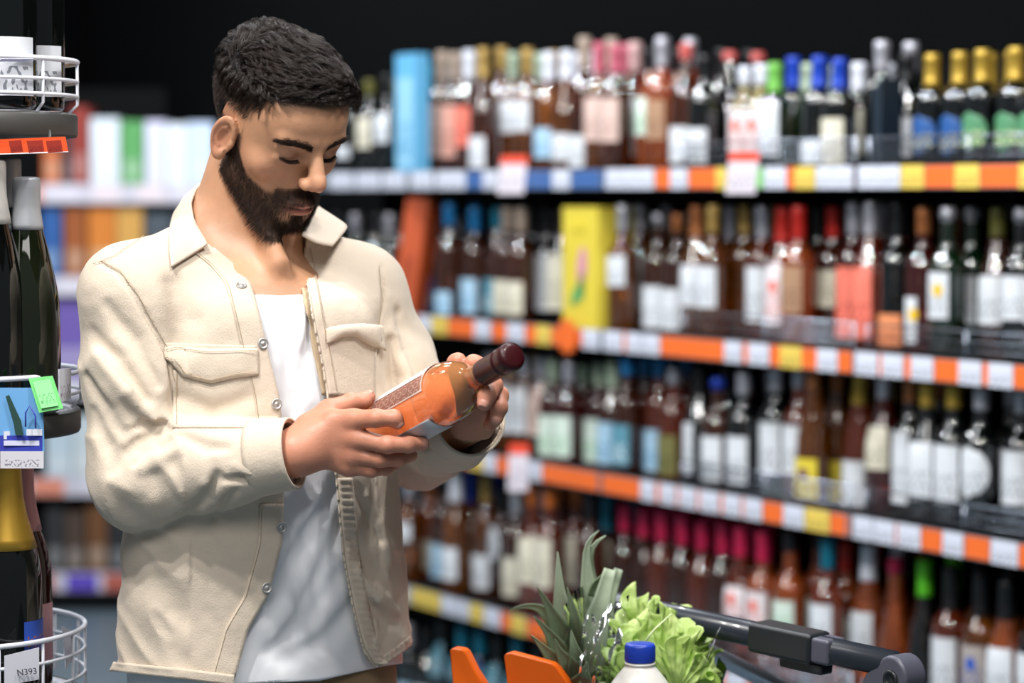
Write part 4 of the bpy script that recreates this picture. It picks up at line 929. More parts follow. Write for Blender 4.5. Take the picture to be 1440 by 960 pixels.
vR = [300, 330, 361, 392, 446, 515, 558, 600, 671, 783, 867, 918, 937, 980]; uR_ = [418, 421, 427, 432, 441, 455, 462, 466, 474, 484, 500, 514, 528, 545]
uh = [150, 245, 331, 480, 528, 578, 620]; vh = [939, 948, 958, 958, 937, 905, 900]
def cutmesh(V, Q, g):   # keep g>0, snap the border onto g=0 along the numeric gradient
    gv = g(V); keep = (gv > 0)[Q].any(1); Q = Q[keep]
    e = .0015; G = np.stack([(g(V + np.eye(3)[i] * e) - gv) / e for i in range(3)], 1)
    m = gv < 0; stp = -gv[m, None] * G[m] / (np.sum(G[m] ** 2, 1)[:, None] + 1e-9)
    ln = np.linalg.norm(stp, axis=1)[:, None]; stp *= np.minimum(1, .006 / (ln + 1e-9)); V = V.copy(); V[m] += stp
    used = np.unique(Q); mp = -np.ones(len(V), int); mp[used] = np.arange(len(used)); return V[used], mp[Q]
VJ, QJ = surface_nets(jacket, (-.62, 2.62, .92), (.02, 3.25, 1.53), .0028, fac=1.6)
def ispan(V, arms=True):
    r, l = sleeves(V); t = torso(V); return (np.minimum(r, l) > t + .003) if arms else None
def g_open(V):
    u, v = proj(V); a = np.interp(v, vL, uL_); b = np.interp(v, vR, uR_)
    g = np.maximum(a - u, u - b) * 2.9 / FPX
    front = ((V - np.stack([ctr(V[:, 2]), 2.96 + 0 * V[:, 2], V[:, 2]], 1)) @ TF) > np.where(v < 345, -.09, -.01)
    r, l = sleeves(V); arm = (np.minimum(r, l) < torso(V) - .002) & (v > 430)
    return np.where(front & ~arm, g, 1.)
VJ, QJ = cutmesh(VJ, QJ, g_open)
def g_hem(V):
    u, v = proj(V); r, l = sleeves(V); return np.where(np.minimum(r, l) < torso(V) - .01, 1., (np.interp(u, uh, vh) - v) * 2.9 / FPX)
VJ, QJ = cutmesh(VJ, QJ, g_hem)
NKA, NKB = A_(352, 240, 3.01), A_(352, 365, 2.985)
g_neck = lambda V: np.where(V[:, 2] > 1.40, cone(V, NKA, NKB, .074, .068), 1.)
VJ, QJ = cutmesh(VJ, QJ, g_neck)
def g_cuff(w, e, s):
    ax_ = nrm_(w - e)
    return lambda V: np.where(np.linalg.norm(V - w, axis=1) < .09, (w - V) @ ax_ - s, 1.)
VJ, QJ = cutmesh(VJ, QJ, g_cuff(WRR, ELR, .006)); VJ, QJ = cutmesh(VJ, QJ, g_cuff(WRL, ELL, .010))
def cloth(name, col, sc=900, rough=.85, bump=.5):
    m = mat(name, col, rough, var=.05, scale=9, spec=.25, sheen=.15); N = m.node_tree.nodes; L = m.node_tree.links; p = N['Principled BSDF']
    tc = N.new('ShaderNodeTexCoord'); w = N.new('ShaderNodeTexNoise'); w.inputs['Scale'].default_value = sc; w.inputs['Detail'].default_value = 2
    mp = N.new('ShaderNodeMapping'); mp.inputs['Rotation'].default_value = (.3, .5, .8); mp.inputs['Scale'].default_value = (1, .35, .6); L.new(tc.outputs['Object'], mp.inputs[0]); L.new(mp.outputs[0], w.inputs['Vector'])
    w2_ = N.new('ShaderNodeTexNoise'); w2_.inputs['Scale'].default_value = 45; w2_.inputs['Detail'].default_value = 4; L.new(tc.outputs['Object'], w2_.inputs['Vector'])
    ad = N.new('ShaderNodeMath'); ad.operation = 'MULTIPLY_ADD'; L.new(w2_.outputs['Fac'], ad.inputs[0]); ad.inputs[1].default_value = 2.2; L.new(w.outputs['Fac'], ad.inputs[2])
    b = N.new('ShaderNodeBump'); b.inputs['Strength'].default_value = bump; b.inputs['Distance'].default_value = .0012; L.new(ad.outputs[0], b.inputs['Height']); L.new(b.outputs[0], p.inputs['Normal'])
    return m
m_jac = cloth('beige_twill', 'd6c7b5'); m_seam = mat('seam_thread', 'b9a488', .8); m_tee = cloth('white_jersey', 'ebedf2', 1400, .9, .15); m_pant = cloth('khaki_cotton', '8f7859')
over = np_mesh('overshirt', VJ, QJ, man, m_jac); setp(over, 'open beige twill overshirt with two chest pockets')
sd = over.modifiers.new('solid', 'SOLIDIFY'); sd.thickness = .0024; sd.offset = -1
BJ = BVHTree.FromPolygons([tuple(v) for v in VJ], [tuple(int(i) for i in f) for f in QJ])
def tee0(P):
    d = torso(P, -.012, -.012); s = smin(cone(P, A_(345, 338, 3.015), SHR, .045, .040), cone(P, A_(352, 338, 3.015), SHL, .045, .040), .02)
    return smin(d, s, .045)
TG = prep([([(470, 690), (430, 760), (395, 820), (372, 860)], .006, -.003, .026), ([(486, 730), (455, 810), (410, 890)], .006, -.003, .026), ([(500, 850), (460, 900), (400, 925)], .005, -.0025, .024), ([(440, 450), (430, 520), (415, 580)], .006, -.002, .015), ([(400, 430), (410, 500), (405, 560)], .004, -.002, .022), ([(478, 810), (440, 870), (380, 915)], .004, -.002, .020)], tee0)
TR = prep([([(455, 700), (415, 775), (370, 850)], .005, -.002, .026), ([(480, 760), (440, 840), (400, 900)], .005, -.002, .024), ([(425, 430), (425, 500), (418, 570)], .005, -.002, .012)], tee0)
def tee(P):
    d = tee0(P) - .0010 * vnoise(P, 22, 9)
    for L, sg in ((TR, 1), (TG, -1)):
        for T, r, k in L:
            m = np.all((P > T.min(0) - .05) & (P < T.max(0) + .05), axis=1)
            if m.any():
                e = chain(P[m], list(T), [r * .3] + [r] * (len(T) - 2) + [r * .3], .002); d[m] = smin(d[m], e, k) if sg > 0 else smax(d[m], -e, k)
    return d
VT, QT = surface_nets(tee, (-.58, 2.70, .92), (-.02, 3.2, 1.53), .004, fac=1.6)
def g_tn(V):
    u, v = proj(V); front = V[:, 1] < 2.97
    nl = np.interp(u, [296, 330, 365, 400, 424, 440], [346, 371, 384.5, 385, 372, 350])
    a = np.where(front & (u > 285) & (u < 450), (v - nl) * 2.9 / FPX, 1.); return np.minimum(a, np.where(V[:, 2] > 1.42, cone(V, NKA, NKB, .070, .060), 1.))
VT, QT = cutmesh(VT, QT, g_tn); VT, QT = cutmesh(VT, QT, lambda V: (np.interp(proj(V)[0], [150, 331, 450, 540, 620], [962, 962, 957, 936, 925]) - proj(V)[1]) * 2.9 / FPX)
tee_o = np_mesh('t_shirt', VT, QT, man, m_tee); sd = tee_o.modifiers.new('solid', 'SOLIDIFY'); sd.thickness = .0018; sd.offset = -1
BT = BVHTree.FromPolygons([tuple(v) for v in VT], [tuple(int(i) for i in f) for f in QT])
# ---------------- patches that lie on the cloth
def resamp(c, n):
    c = np.array(c, float); s = np.r_[0, np.cumsum(np.linalg.norm(np.diff(c, axis=0), axis=1))]; t = np.linspace(0, s[-1], n)
    return np.stack([np.interp(t, s, c[:, k]) for k in range(c.shape[1])], 1)
def hit(bv, u, v, lastY=None):
    d = Vector(A_(u, v, 3.0) - CAM).normalized(); h_ = bv.ray_cast(Vector(CAM), d)
    return h_
def strip(name, A, B, bv, offs=.0015, thick=.0018, nu=40, nv=8, m=None, parent=None, puff=.0, wave=0):
    A = resamp(A, nu); B = resamp(B, nu); V = []; last = None
    for i in range(nu):
        row = []
        for j in range(nv):
            p = A[i] * (1 - j / (nv - 1)) + B[i] * (j / (nv - 1)); h_ = hit(bv, *p)
            if h_[0] is None or (row and abs(h_[0].y - row[-1][0].y) > .05):
                if row: q = Vector(A_(p[0], p[1], row[-1][0].y)), row[-1][1]
                elif last: q = Vector(A_(p[0], p[1], last[0][0].y)), last[0][1]
                else:
                    hn = bv.find_nearest(Vector(A_(p[0], p[1], 2.88))); q = Vector(A_(p[0], p[1], hn[0].y)), hn[1]
            else: q = (h_[0], h_[1])
            row.append(q)
        last = row
        for j, (p, n) in enumerate(row):
            if n.y > 0: n = -n
            e = math.sin(math.pi * j / (nv - 1)) ** .5 if nv > 2 else 1; e2 = min(1, 6 * min(i, nu - 1 - i) / (nu - 1))
            V.append(p + n * (offs + puff * e * e2 + (wave * math.sin(i * 1.9) * e if wave else 0)))
    F = [(i * nv + j, i * nv + j + 1, (i + 1) * nv + j + 1, (i + 1) * nv + j) for i in range(nu - 1) for j in range(nv - 1)]
    o = raw(name, V, F, None, m or m_jac); o.parent = parent or over; o.location = (0, 0, 0)
    # keep the outside towards the viewer
    me = o.data
    if me.polygons[len(me.polygons) // 2].normal.y > 0: me.flip_normals()
    s_ = o.modifiers.new('solid', 'SOLIDIFY'); s_.thickness = thick; s_.offset = 1
    return o
L_ = lambda v0, v1, dx=0, n=12: [(np.interp(v, vL, uL_) + dx, v) for v in np.linspace(v0, v1, n)]
R_ = lambda v0, v1, dx=0, n=12: [(np.interp(v, vR, uR_) + dx, v) for v in np.linspace(v0, v1, n)]
strip('placket', L_(352, 600, -36), L_(352, 600, -.5), BJ, .0003, .0016, 50, 7); strip('placket', L_(708, 950, -34), L_(708, 950, -.5), BJ, .0003, .0016, 50, 7)
strip('placket', R_(345, 556, .5), R_(345, 556, 13), BJ, .0003, .0018, 50, 5); strip('placket', R_(672, 934, .5), R_(672, 934, 20), BJ, .0003, .0022, 90, 7, wave=.0009)
strip('hem', [(160, 930), (245, 938), (329, 948)], [(154, 943), (245, 953), (329, 963)], BJ, .0004, .003, 40, 5); strip('hem', [(532, 925), (555, 911), (576, 894)], [(534, 938), (556, 925), (579, 907)], BJ, .0005, .003, 24, 5, wave=.0015)
strip('pocket', [(243, 520), (243, 560), (243, 602)], [(362, 520), (363, 560), (364, 602)], BJ, .0002, .0014, 20, 24)
strip('pocket_flap', [(231, 487), (262, 490), (297, 491), (331, 491), (361, 490)], [(231, 499), (258, 529), (297, 538), (331, 530), (363, 527)], BJ, .0022, .0022, 40, 12, puff=.003)
strip('pocket_band', [(232, 482), (297, 484), (360, 486)], [(232, 490), (297, 493), (361, 493)], BJ, .0006, .0016, 30, 4)
strip('pocket', [(461, 470), (461, 520), (462, 556)], [(527, 470), (526, 520), (526, 560)], BJ, .0002, .0016, 16, 16)
strip('pocket_flap', [(455, 463), (478, 459), (505, 457), (534, 459)], [(457, 483), (476, 472), (495, 471), (515, 484), (537, 493)], BJ, .004, .0022, 40, 10, puff=.004)
# inner facing of the right-hand front seen behind its edge
strip('facing', R_(338, 556, -12), R_(338, 556, 1), BT, .004, .0015, 40, 4, m=cloth('beige_lining', 'c2ad90'))
strip('neck_rib', [(300, 349), (330, 372), (365, 385.5), (400, 386), (424, 373)], [(302, 360), (332, 382), (366, 396), (400, 397), (426, 384)], BT, .0004, .0014, 40, 4, m=m_tee, parent=tee_o)
# collar: two leaves that follow the neck, joined behind it
def grid3(name, rows, nu=30, nv=10, m=m_jac, thick=.0028, parent=None, puff=.0):
    R = []
    for r in rows:
        q = resamp(r, nu); out = []
        for (u, v, y) in q:
            h_ = hit(BJ, u, v)
            if h_[0] is not None and 0 < y - h_[0].y + .0075 < .07 and h_[0].y < 3.02: y = h_[0].y - .0075
            h_ = hit(BV, u, v)
            if h_[0] is not None and 0 < y - h_[0].y + .006 < .03: y = h_[0].y - .006
            out.append(A_(u, v, y))
        R.append(np.array(out))
    R = np.array(R); k = len(R)
    V = []
    for i in range(nu):
        for j in range(nv):
            t = j / (nv - 1) * (k - 1); a = min(int(t), k - 2); V.append(R[a, i] * (1 - (t - a)) + R[a + 1, i] * (t - a))
    F = [(i * nv + j, i * nv + j + 1, (i + 1) * nv + j + 1, (i + 1) * nv + j) for i in range(nu - 1) for j in range(nv - 1)]
    o = raw(name, V, F, None, m); o.parent = parent or over; sm = o.modifiers.new('sm', 'SMOOTH'); sm.iterations = 3; s_ = o.modifiers.new('solid', 'SOLIDIFY'); s_.thickness = thick; s_.offset = 0
    return o
grid3('collar', [[(322, 246, 3.075), (298, 251, 3.055), (277, 265, 3.01), (269, 285, 2.975), (275, 312, 2.93), (293, 343, 2.885)],
                 [(318, 245, 3.085), (285, 255, 3.07), (258, 278, 3.02), (252, 300, 2.975), (256, 330, 2.925), (275, 356, 2.875)],
                 [(314, 252, 3.10), (270, 268, 3.075), (244, 300, 3.02), (238, 322, 2.97), (237, 350, 2.92), (240, 378, 2.882)]], 36, 12)
grid3('collar', [[(322, 246, 3.075), (350, 252, 3.09), (385, 262, 3.085), (415, 285, 3.05), (428, 305, 3.0), (424, 331, 2.925)],
                 [(318, 245, 3.09), (350, 250, 3.115), (395, 258, 3.12), (440, 285, 3.09), (456, 308, 3.03), (444, 342, 2.935)],
                 [(314, 252, 3.11), (350, 262, 3.14), (410, 275, 3.16), (462, 300, 3.12), (492, 319, 3.035), (468, 347, 2.945)]], 40, 12)
strip('collar_stand', [(280, 326), (300, 346), (329, 362)], [(289, 344), (303, 357), (328, 371)], BJ, .0012, .002, 20, 4)
# cuffs
def cuff(w, e, r0, r1, a, b, tilt=(0, 0, 0)):
    ax_ = nrm_(e - w); mb = MB(); n = 8; pr = [(r0 + (r1 - r0) * k / n, a + (b - a) * k / n) for k in range(n + 1)]
    mb.lathe(pr, c=w, seg=48, axis=ax_ + np.array(tilt), cap=False); o = mb.build('cuff', m_jac, None, True); o.parent = over
    s_ = o.modifiers.new('solid', 'SOLIDIFY'); s_.thickness = .0032; s_.offset = 0; return o
cuff(WRR, ELR, .0405, .0440, .004, .052); cuff(WRL, ELL, .0415, .0445, .006, .05)
# buttons, stitched seams
m_btn = mat('dull_silver', 'b9b7b4', .42, metal=.6, bump=.3, bscale=500)
for (u, v) in [(339, 404), (369, 483), (388, 568), (395, 741), (374, 826)]:
    h_ = hit(BJ, u, v); n = h_[1] if h_[1].y < 0 else -h_[1]; p = h_[0] + n * .0014
    o = MB().lathe([(.0060, 0), (.0066, .001), (.0064, .0022), (.0052, .0026), (.0048, .0019), (.0022, .0017), (.0020, .0024), (.0005, .0025)], c=p, axis=n, seg=20).build('button', m_btn, None, True); o.parent = over
h_ = hit(BJ, 446, 489)
def seam(pts, bv=BJ, dash=True, par=None, offs=.0014, m=m_seam, r=.00045):
    P = resamp(pts, max(8, int(np.sum(np.linalg.norm(np.diff(np.array(pts, float), axis=0), axis=1)) / 2))); mb = MB(); W = []
    for p in P:
        h_ = hit(bv, *p)
        if h_[0] is None: continue
        n = h_[1] if h_[1].y < 0 else -h_[1]; W.append(h_[0] + n * offs)
    if len(W) < 4: return
    i = 0
    while i + 1 < len(W):
        if (W[i] - W[i + 1]).length < .02: mb.tube([W[i], W[i].lerp(W[i + 1], .75)], r, 4)
        i += 1
    if mb.V: o = mb.build('stitching', m, None, False); o.parent = par or over
for c in ([(143, 366), (171, 382), (194, 413), (217, 455), (236, 490), (245, 535)], [(133, 372), (160, 362), (200, 335), (236, 312)], [(532, 375), (536, 423), (527, 480)],
          L_(356, 598, -33, 20), L_(712, 948, -31, 20), R_(350, 550, 11, 20), [(248, 525), (248, 598)], [(160, 934), (245, 943), (329, 952)], R_(674, 932, 17, 20)): seam(c, offs=.0022)
for c in ([(235, 500), (260, 526), (297, 534), (331, 526), (359, 523)], [(234, 491), (297, 494), (358, 493)]): seam(c, offs=.0078)
# trousers and shoes
def pants(P):
    d = None
    for s in (-1, 1):
        L = LEGS[s]; e = chain(P, [L[0], L[1], L[2] + np.array([0, 0, -.03])], [.082, .078, .062], .02); d = e if d is None else smin(d, e, .02)
    h_ = torso(P, -.024, -.022); h_ = smax(h_, P[:, 2] - 1.04, .01); h_ = smax(h_, .86 - P[:, 2], .06); d = smin(d, h_, .03)
    d = smax(d, .055 - P[:, 2], .004)
    return d + .001 * vnoise(P, 20, 4)
VP, QP = surface_nets(pants, (-.6, 2.7, .03), (.1, 3.25, 1.08), .008)
np_mesh('trousers', VP, QP, man, m_pant)
m_shoe = mat('brown_leather', '4a3222', .4); m_sole = mat('rubber_sole', 'd8d4cc', .6)
for s in (-1, 1):
    a = LEGS[s][3]
    f_ = lambda P: smax(smin(cone(P, a * [1, 1, 0] + [0, 0, .045] - TF * .03, a * [1, 1, 0] + [0, 0, .035] + TF * .16, .042, .036), cone(P, a * [1, 1, 0] + [0, 0, .05], a * [1, 1, 0] + [0, 0, .11], .042, .045), .03), .012 - P[:, 2], .003)
    v, q = surface_nets(f_, a - [.25, .25, .08], a + [.25, .25, .12], .006); sh = np_mesh('shoe', v, q, man, m_shoe)
    mb = MB(); c = Vector((a[0], a[1], 0)) + Vector(TF * .065); V = []
    for z in (.0, .014):
        for k in range(24):
            t = k * 2 * math.pi / 24; V.append(c + Vector(TF) * (.145 * math.cos(t)) + Vector(TL) * (.047 * math.sin(t)) + Vector((0, 0, z)))
    mb.add(V, [tuple(range(24))[::-1], tuple(range(24, 48))] + [(k, (k + 1) % 24, (k + 1) % 24 + 24, k + 24) for k in range(24)]); o = mb.build('sole', m_sole, None); o.parent = sh
print('clothes', len(VJ), len(VT), _t.time() - _T0)
# ================================================================== BOTTLE IN THE HANDS
bax = Vector(BC - BB); BL = bax.length; bax.normalize()
hb = thing('wine_bottle', 'tilted rosé bottle with dark red capsule held in the man\'s hands', 'bottle', BB)
R = RB
prof = [(R * .86, 0), (R * .97, .004), (R, .009), (R, BL * .545), (R * .985, BL * .575), (R * .90, BL * .62), (R * .74, BL * .66), (R * .55, BL * .69), (R * .42, BL * .715), (.0135, BL * .74), (.0130, BL * .80), (.0130, BL * .985), (.0118, BL * .993)]
def smooth_prof(P, n=3):
    for _ in range(n):
        Q = [P[0]]
        for a, b in zip(P, P[1:]): Q += [(a[0] * .75 + b[0] * .25, a[1] * .75 + b[1] * .25), (a[0] * .25 + b[0] * .75, a[1] * .25 + b[1] * .75)]
        P = Q + [P[-1]]
    return P
mg = bpy.data.materials.new('rose_wine_glass'); mg.use_nodes = True; p_ = mg.node_tree.nodes['Principled BSDF']
p_.inputs['Base Color'].default_value = (1.0, .43, .17, 1); p_.inputs['Transmission Weight'].default_value = .72; p_.inputs['Coat Weight'].default_value = 1; p_.inputs['Coat Roughness'].default_value = .02; p_.inputs['Roughness'].default_value = .015; p_.inputs['IOR'].default_value = 1.19
nt = mg.node_tree; va = nt.nodes.new('ShaderNodeVolumeAbsorption'); va.inputs['Color'].default_value = (1.0, .30, .06, 1); va.inputs['Density'].default_value = 9
nt.links.new(va.outputs[0], nt.nodes['Material Output'].inputs['Volume'])
MB().lathe(smooth_prof(prof, 2), c=BB, seg=64, axis=bax).build('bottle_glass', mg, hb, True)
mcap = mat('oxblood_foil', '34080e', .38, coat=.15, spec=.35, var=.05)
zc = BL * .795; rc = .0150
MB().lathe([(.0138, zc), (.0146, zc), (rc, zc + .003), (rc, BL - .026), (rc + .0007, BL - .0245), (rc + .0007, BL - .0225), (rc, BL - .021), (rc, BL - .018), (rc + .001, BL - .0165), (rc + .0012, BL - .004), (rc + .0002, BL - .0005), (rc * .7, BL + .0012), (.0005, BL + .0014)], c=BB, seg=48, axis=bax).build('capsule', mcap, hb, True)
M = bax.to_track_quat('Z', 'Y').to_matrix()
tocam = (Vector(CAM) - Vector(BB)).normalized(); xx = M @ Vector((1, 0, 0)); yy = M @ Vector((0, 1, 0)); a_cam = math.atan2(tocam.dot(yy), tocam.dot(xx))
upv = Vector((0, 0, 1)); a_up = math.atan2(upv.dot(yy), upv.dot(xx)); sgn = 1 if math.sin(a_up - a_cam) > 0 else -1
def hlabel(name, a0, a1, z0, z1, m, r=R + .0005, n=20, par=hb, cut=0):
    V = []; F = []; UV = []; nz = 6
    for j in range(nz + 1):
        for i in range(n + 1):
            a = a_cam + sgn * (a0 + (a1 - a0) * i / n); z = z0 + (z1 - z0) * j / nz
            V.append(Vector(BB) + M @ Vector((r * math.cos(a), r * math.sin(a), z))); UV.append((i / n, j / nz))
    for j in range(nz):
        for i in range(n): q = j * (n + 1) + i; F.append((q, q + 1, q + n + 2, q + n + 1))
    o = raw(name, V, F, par, m); ul = o.data.uv_layers.new(name='uv')
    for lp in o.data.loops: ul.data[lp.index].uv = UV[lp.vertex_index]
    s_ = o.modifiers.new('solid', 'SOLIDIFY'); s_.thickness = .0003; s_.offset = 0
    return o
# brown patterned front label with rings, white top edge, and white back label with print
mbr = mat('brown_label', '8a5a4c', .5); nt = mbr.node_tree; N = nt.nodes; L = nt.links
uv = N.new('ShaderNodeUVMap'); mp = N.new('ShaderNodeMapping'); mp.inputs['Scale'].default_value = (5, 9, 1); L.new(uv.outputs[0], mp.inputs[0])
vo = N.new('ShaderNodeTexVoronoi'); vo.voronoi_dimensions = '2D'; vo.inputs['Scale'].default_value = 1; vo.inputs['Randomness'].default_value = .25; L.new(mp.outputs[0], vo.inputs['Vector'])
rp = N.new('ShaderNodeValToRGB'); rp.color_ramp.elements[0].position = .30; rp.color_ramp.elements[0].color = (0, 0, 0, 1); rp.color_ramp.elements[1].position = .36
e = rp.color_ramp.elements.new(.42); e.color = (0, 0, 0, 1); L.new(vo.outputs['Distance'], rp.inputs[0])
mx = N.new('ShaderNodeMix'); mx.data_type = 'RGBA'; src = N['Principled BSDF'].inputs['Base Color'].links[0].from_socket; L.new(rp.outputs[0], mx.inputs[0]); L.new(src, mx.inputs[6]); mx.inputs[7].default_value = lin('c9a99a'); L.new(mx.outputs[2], N['Principled BSDF'].inputs['Base Color'])
setp(hlabel('label', .50, 1.9, .045, BL * .545, mbr), 'brown front label patterned with pale rings')
mw = mat('label_border', 'cdb3a6', .5)
hlabel('label_border', .47, .53, .043, BL * .55, mw, R + .0009, 3); hlabel('label_border', .47, 1.9, BL * .538, BL * .548, mw, R + .0009)
hlabel('label', 1.12, 2.1, .05, BL * .535, mat('gloss_white', 'e6e8ee', .3), R + .0010)
mb2 = tagmat('back_label_print', 'c9c8cc', '6e6e76')
setp(hlabel('label', -1.75, -.42, .03, BL * .50, mb2), 'white back label with small grey print')
# ================================================================== WIRE DISPLAY STAND (left)
CX, CY = at(-62, 300, 2.96).x, 2.96
st = thing('display_stand', 'white wire wine display stand with grey round trays at the left edge', 'display stand', (CX, CY, 0))
m_tray = mat('grey_plastic_tray', '3e3d3b', .45, bump=.1); m_wht = mat('white_coated_wire', 'd5d8e2', .35); m_pole = mat('stand_pole', '3a3b3d', .4, metal=.6)
TR_ = .148; ZA_ = zv(170, CY); ZB_ = zv(585, CY); ZC_ = zv(985, CY)
MB().lathe([(.03, 0), (.03, 2.1)], c=(CX, CY, 0), seg=20).build('central_pole', m_pole, st, True)
MB().lathe([(.24, 0), (.24, .02), (.05, .035), (.03, .06)], c=(CX, CY, 0), seg=40).build('base', m_tray, st, True)
for i, (z, rim) in enumerate(((ZA_, .046), (ZB_, .056), (ZC_, .15))):
    t_ = MB().lathe([(.05, -.030), (.10, -.028), (.125, -.022), (TR_ - .002, -.020), (TR_, -.016), (TR_, .006), (TR_ - .003, .009), (TR_ - .004, .003), (.03, .001)], c=(CX, CY, z), seg=72).build('tray', m_tray, st, True)
    MB().lathe([(TR_ - .014, .001), (TR_ - .006, .004), (TR_ - .007, .0085), (TR_ - .014, .010), (TR_ - .022, .008), (TR_ - .022, .001)], c=(CX, CY, z), seg=72).build('inner_rim', m_wht, st, True)
    w = MB(); nr = 3 if i != 1 else 2
    ring = lambda r, zz: [(CX + r * math.cos(a), CY + r * math.sin(a), zz) for a in np.linspace(0, 2 * math.pi, 72, endpoint=False)]
    rr = TR_ + (.0 if i < 2 else .002)
    hs = {0: (.030, .048, .072), 1: (.030, .055), 2: (.035, .065, .092)}[i]
    for q in hs: w.tube(ring(rr, z + q), .0032 if q == hs[-1] else .0022, 8, closed=True)
    for k in range(16 if i == 2 else 9):
        a = k * 2 * math.pi / (16 if i == 2 else 9) + .12; c_, s_ = math.cos(a), math.sin(a)
        w.tube([(CX + (rr - .012) * c_, CY + (rr - .012) * s_, z + .008), (CX + rr * c_, CY + rr * s_, z + .02), (CX + rr * c_, CY + rr * s_, z + hs[-1])], .002, 6)
    w.build('wire_basket', m_wht, st, True)
# orange card strip below the top tray
a0 = [at(-70, 195, 2.86), at(96, 195, 2.86)]
def card(name, lab, P, m, cat='price card', parent=None):
    if parent is None:
        c = sum((Vector(p) for p in P), Vector()) / 4; parent = thing(name, lab, cat, c)
    uvquad('card', P, m, parent, .0012); return parent
def q4(u0, v0, u1, v1, Y0, Y1, sk=0, dv=None):
    return [at(u0 + sk, v1, Y0), at(u1 + sk, v1, Y1), at(u1, v0, Y1), at(u0, v0, Y0)]
par = card('price_strip', 'orange-red price strip under the top tray of the stand', [at(-60, 219, 2.795), at(96, 213, 2.835), at(92, 192, 2.835), at(-60, 198, 2.795)], mat('dark_orange_strip', 'd84e22', .4))
for (u0, u1) in ((13, 30), (38, 60), (65, 86)): uvquad('price_slip', [p + Vector((0, -.001, 0)) for p in [at(u0 + 3, 215, 2.793), at(u1 + 3, 213.5, 2.803), at(u1, 197, 2.803), at(u0, 198, 2.793)]], tagmat('red_slip', '8e2c22', '531a16'), par)
MB().tube([at(-60, 219, 2.794), at(96, 213.5, 2.834)], .0008, 6).build('clear_edge', mat('clear_edge', 'e8e2e6', .2), par, True)
for u_ in (-30, 70): MB().tube([at(u_, 197, 2.80 if u_ < 0 else 2.83), at(u_, 192, 2.84), at(u_, 184, 2.86)], .002, 6).build('clip', m_tray, par, True)
card('price_card', 'glossy white price card clipped to the topmost wire ring', q4(-6, 86, 38, 82, 2.795, 2.805, 8), tagmat('price_paper_gloss', 'c9cbe6', '8d90b4'))
bc = card('shelf_card', 'blue card picturing a tilted sparkling bottle, hanging left of green tag', q4(-4, 545, 58, 545, 2.79, 2.80, 4), mat('sky_card', '6fa8dc', .35))
def oncard(u0, v0, u1, v1, m, name='printed_shape', d=.0014, par=None, sk=0): return uvquad(name, [p + Vector((0, -d, 0)) for p in q4(u0, v0, u1, v1, 2.7895, 2.7995, sk)], m, par or bc)
# the card spans v 545..660: rebuild its face as panels
bc_m = mat('indigo_band', '3d46b0', .35)
P = q4(-4, 545, 60, 634, 2.79, 2.80, 3); uvquad('card_picture', [p + Vector((0, -.0013, 0)) for p in P], MATS['sky_card'], bc, .0006)
oncard(0, 612, 60, 634, bc_m, 'name_band', .0022); oncard(6, 619, 56, 626, mat('band_lettering', 'd7d9f2', .4), 'printed_lettering', .003)
oncard(1, 634, 62, 658, tagmat('grey_price', 'd4d2da', '8f8c96'), 'price_panel', .0022)
V = [at(8, 557, 2.788), at(13, 555, 2.788), at(30, 592, 2.788), at(33, 612, 2.788), at(22, 612, 2.788), at(19, 594, 2.788)]
raw('printed_bottle', [v + Vector((0, -.0006, 0)) for v in V], [(5, 4, 3, 2, 1, 0)], bc, mat('bottle_print', '2e4a44', .4), False)
MB().tube([at(36, 600, 2.787), at(36, 580, 2.787), at(42, 570, 2.787), at(50, 585, 2.787), at(50, 602, 2.787)], .001, 6).build('printed_flourish', bc_m, bc, True)
oncard(6, 606, 26, 617, mat('white_foam_print', 'e3e7f2', .4), 'printed_foam', .0026); oncard(38, 603, 60, 612, MATS['white_foam_print'], 'printed_foam', .0026)
gt = card('price_tag', 'bright green plastic price tag tilted on the middle ring', [at(55, 580, 2.785), at(89, 574, 2.79), at(74, 528, 2.80), at(40, 532, 2.795)], mat('green_tag', '63c86a', .35))
uvquad('printed_face', [at(58, 574, 2.7835), at(82, 570, 2.788), at(70, 533, 2.798), at(46, 537, 2.793)], tagmat('green_print', '7ddc84', '4a9a5a'), gt)
card('price_tag', 'small white price tag at the right of the middle ring', [at(84, 566, 2.83), at(100, 561, 2.86), at(100, 517, 2.86), at(83, 519, 2.83)], tagmat('pale_tag', 'd0d2de', '9a8f9a'))
pt = card('price_card', 'white price card reading N393 on the lowest basket', [at(6, 964, 2.785), at(55, 955, 2.79), at(55, 910, 2.79), at(6, 922, 2.785)], mat('price_white', 'c8c8d2', .4))
cu = bpy.data.curves.new('price_text', 'FONT'); cu.body = 'N393'; cu.size = .0105; cu.extrude = .0004; to = bpy.data.objects.new('price_text', cu); COL.objects.link(to); to.data.materials.append(mat('ink', '3a3a44', .5))
tp = at(24, 950, 2.784); to.parent = pt; to.location = tp - pt.location; to.rotation_euler = (math.radians(90), math.radians(-6), 0)
bpy.context.view_layer.update(); tm_ = bpy.data.meshes.new_from_object(to); t2 = bpy.data.objects.new('price_lettering', tm_); COL.objects.link(t2); t2.parent = pt; t2.location = to.location; t2.rotation_euler = to.rotation_euler; bpy.data.objects.remove(to)
cf = card('price_tag', 'white round-cornered tag on the right side of the lowest basket', [at(93, 940, 2.93), at(104, 925, 2.97), at(99, 885, 2.97), at(88, 880, 2.93)], tagmat('pale_tag2', 'c8cad8', '9a8f9a'))
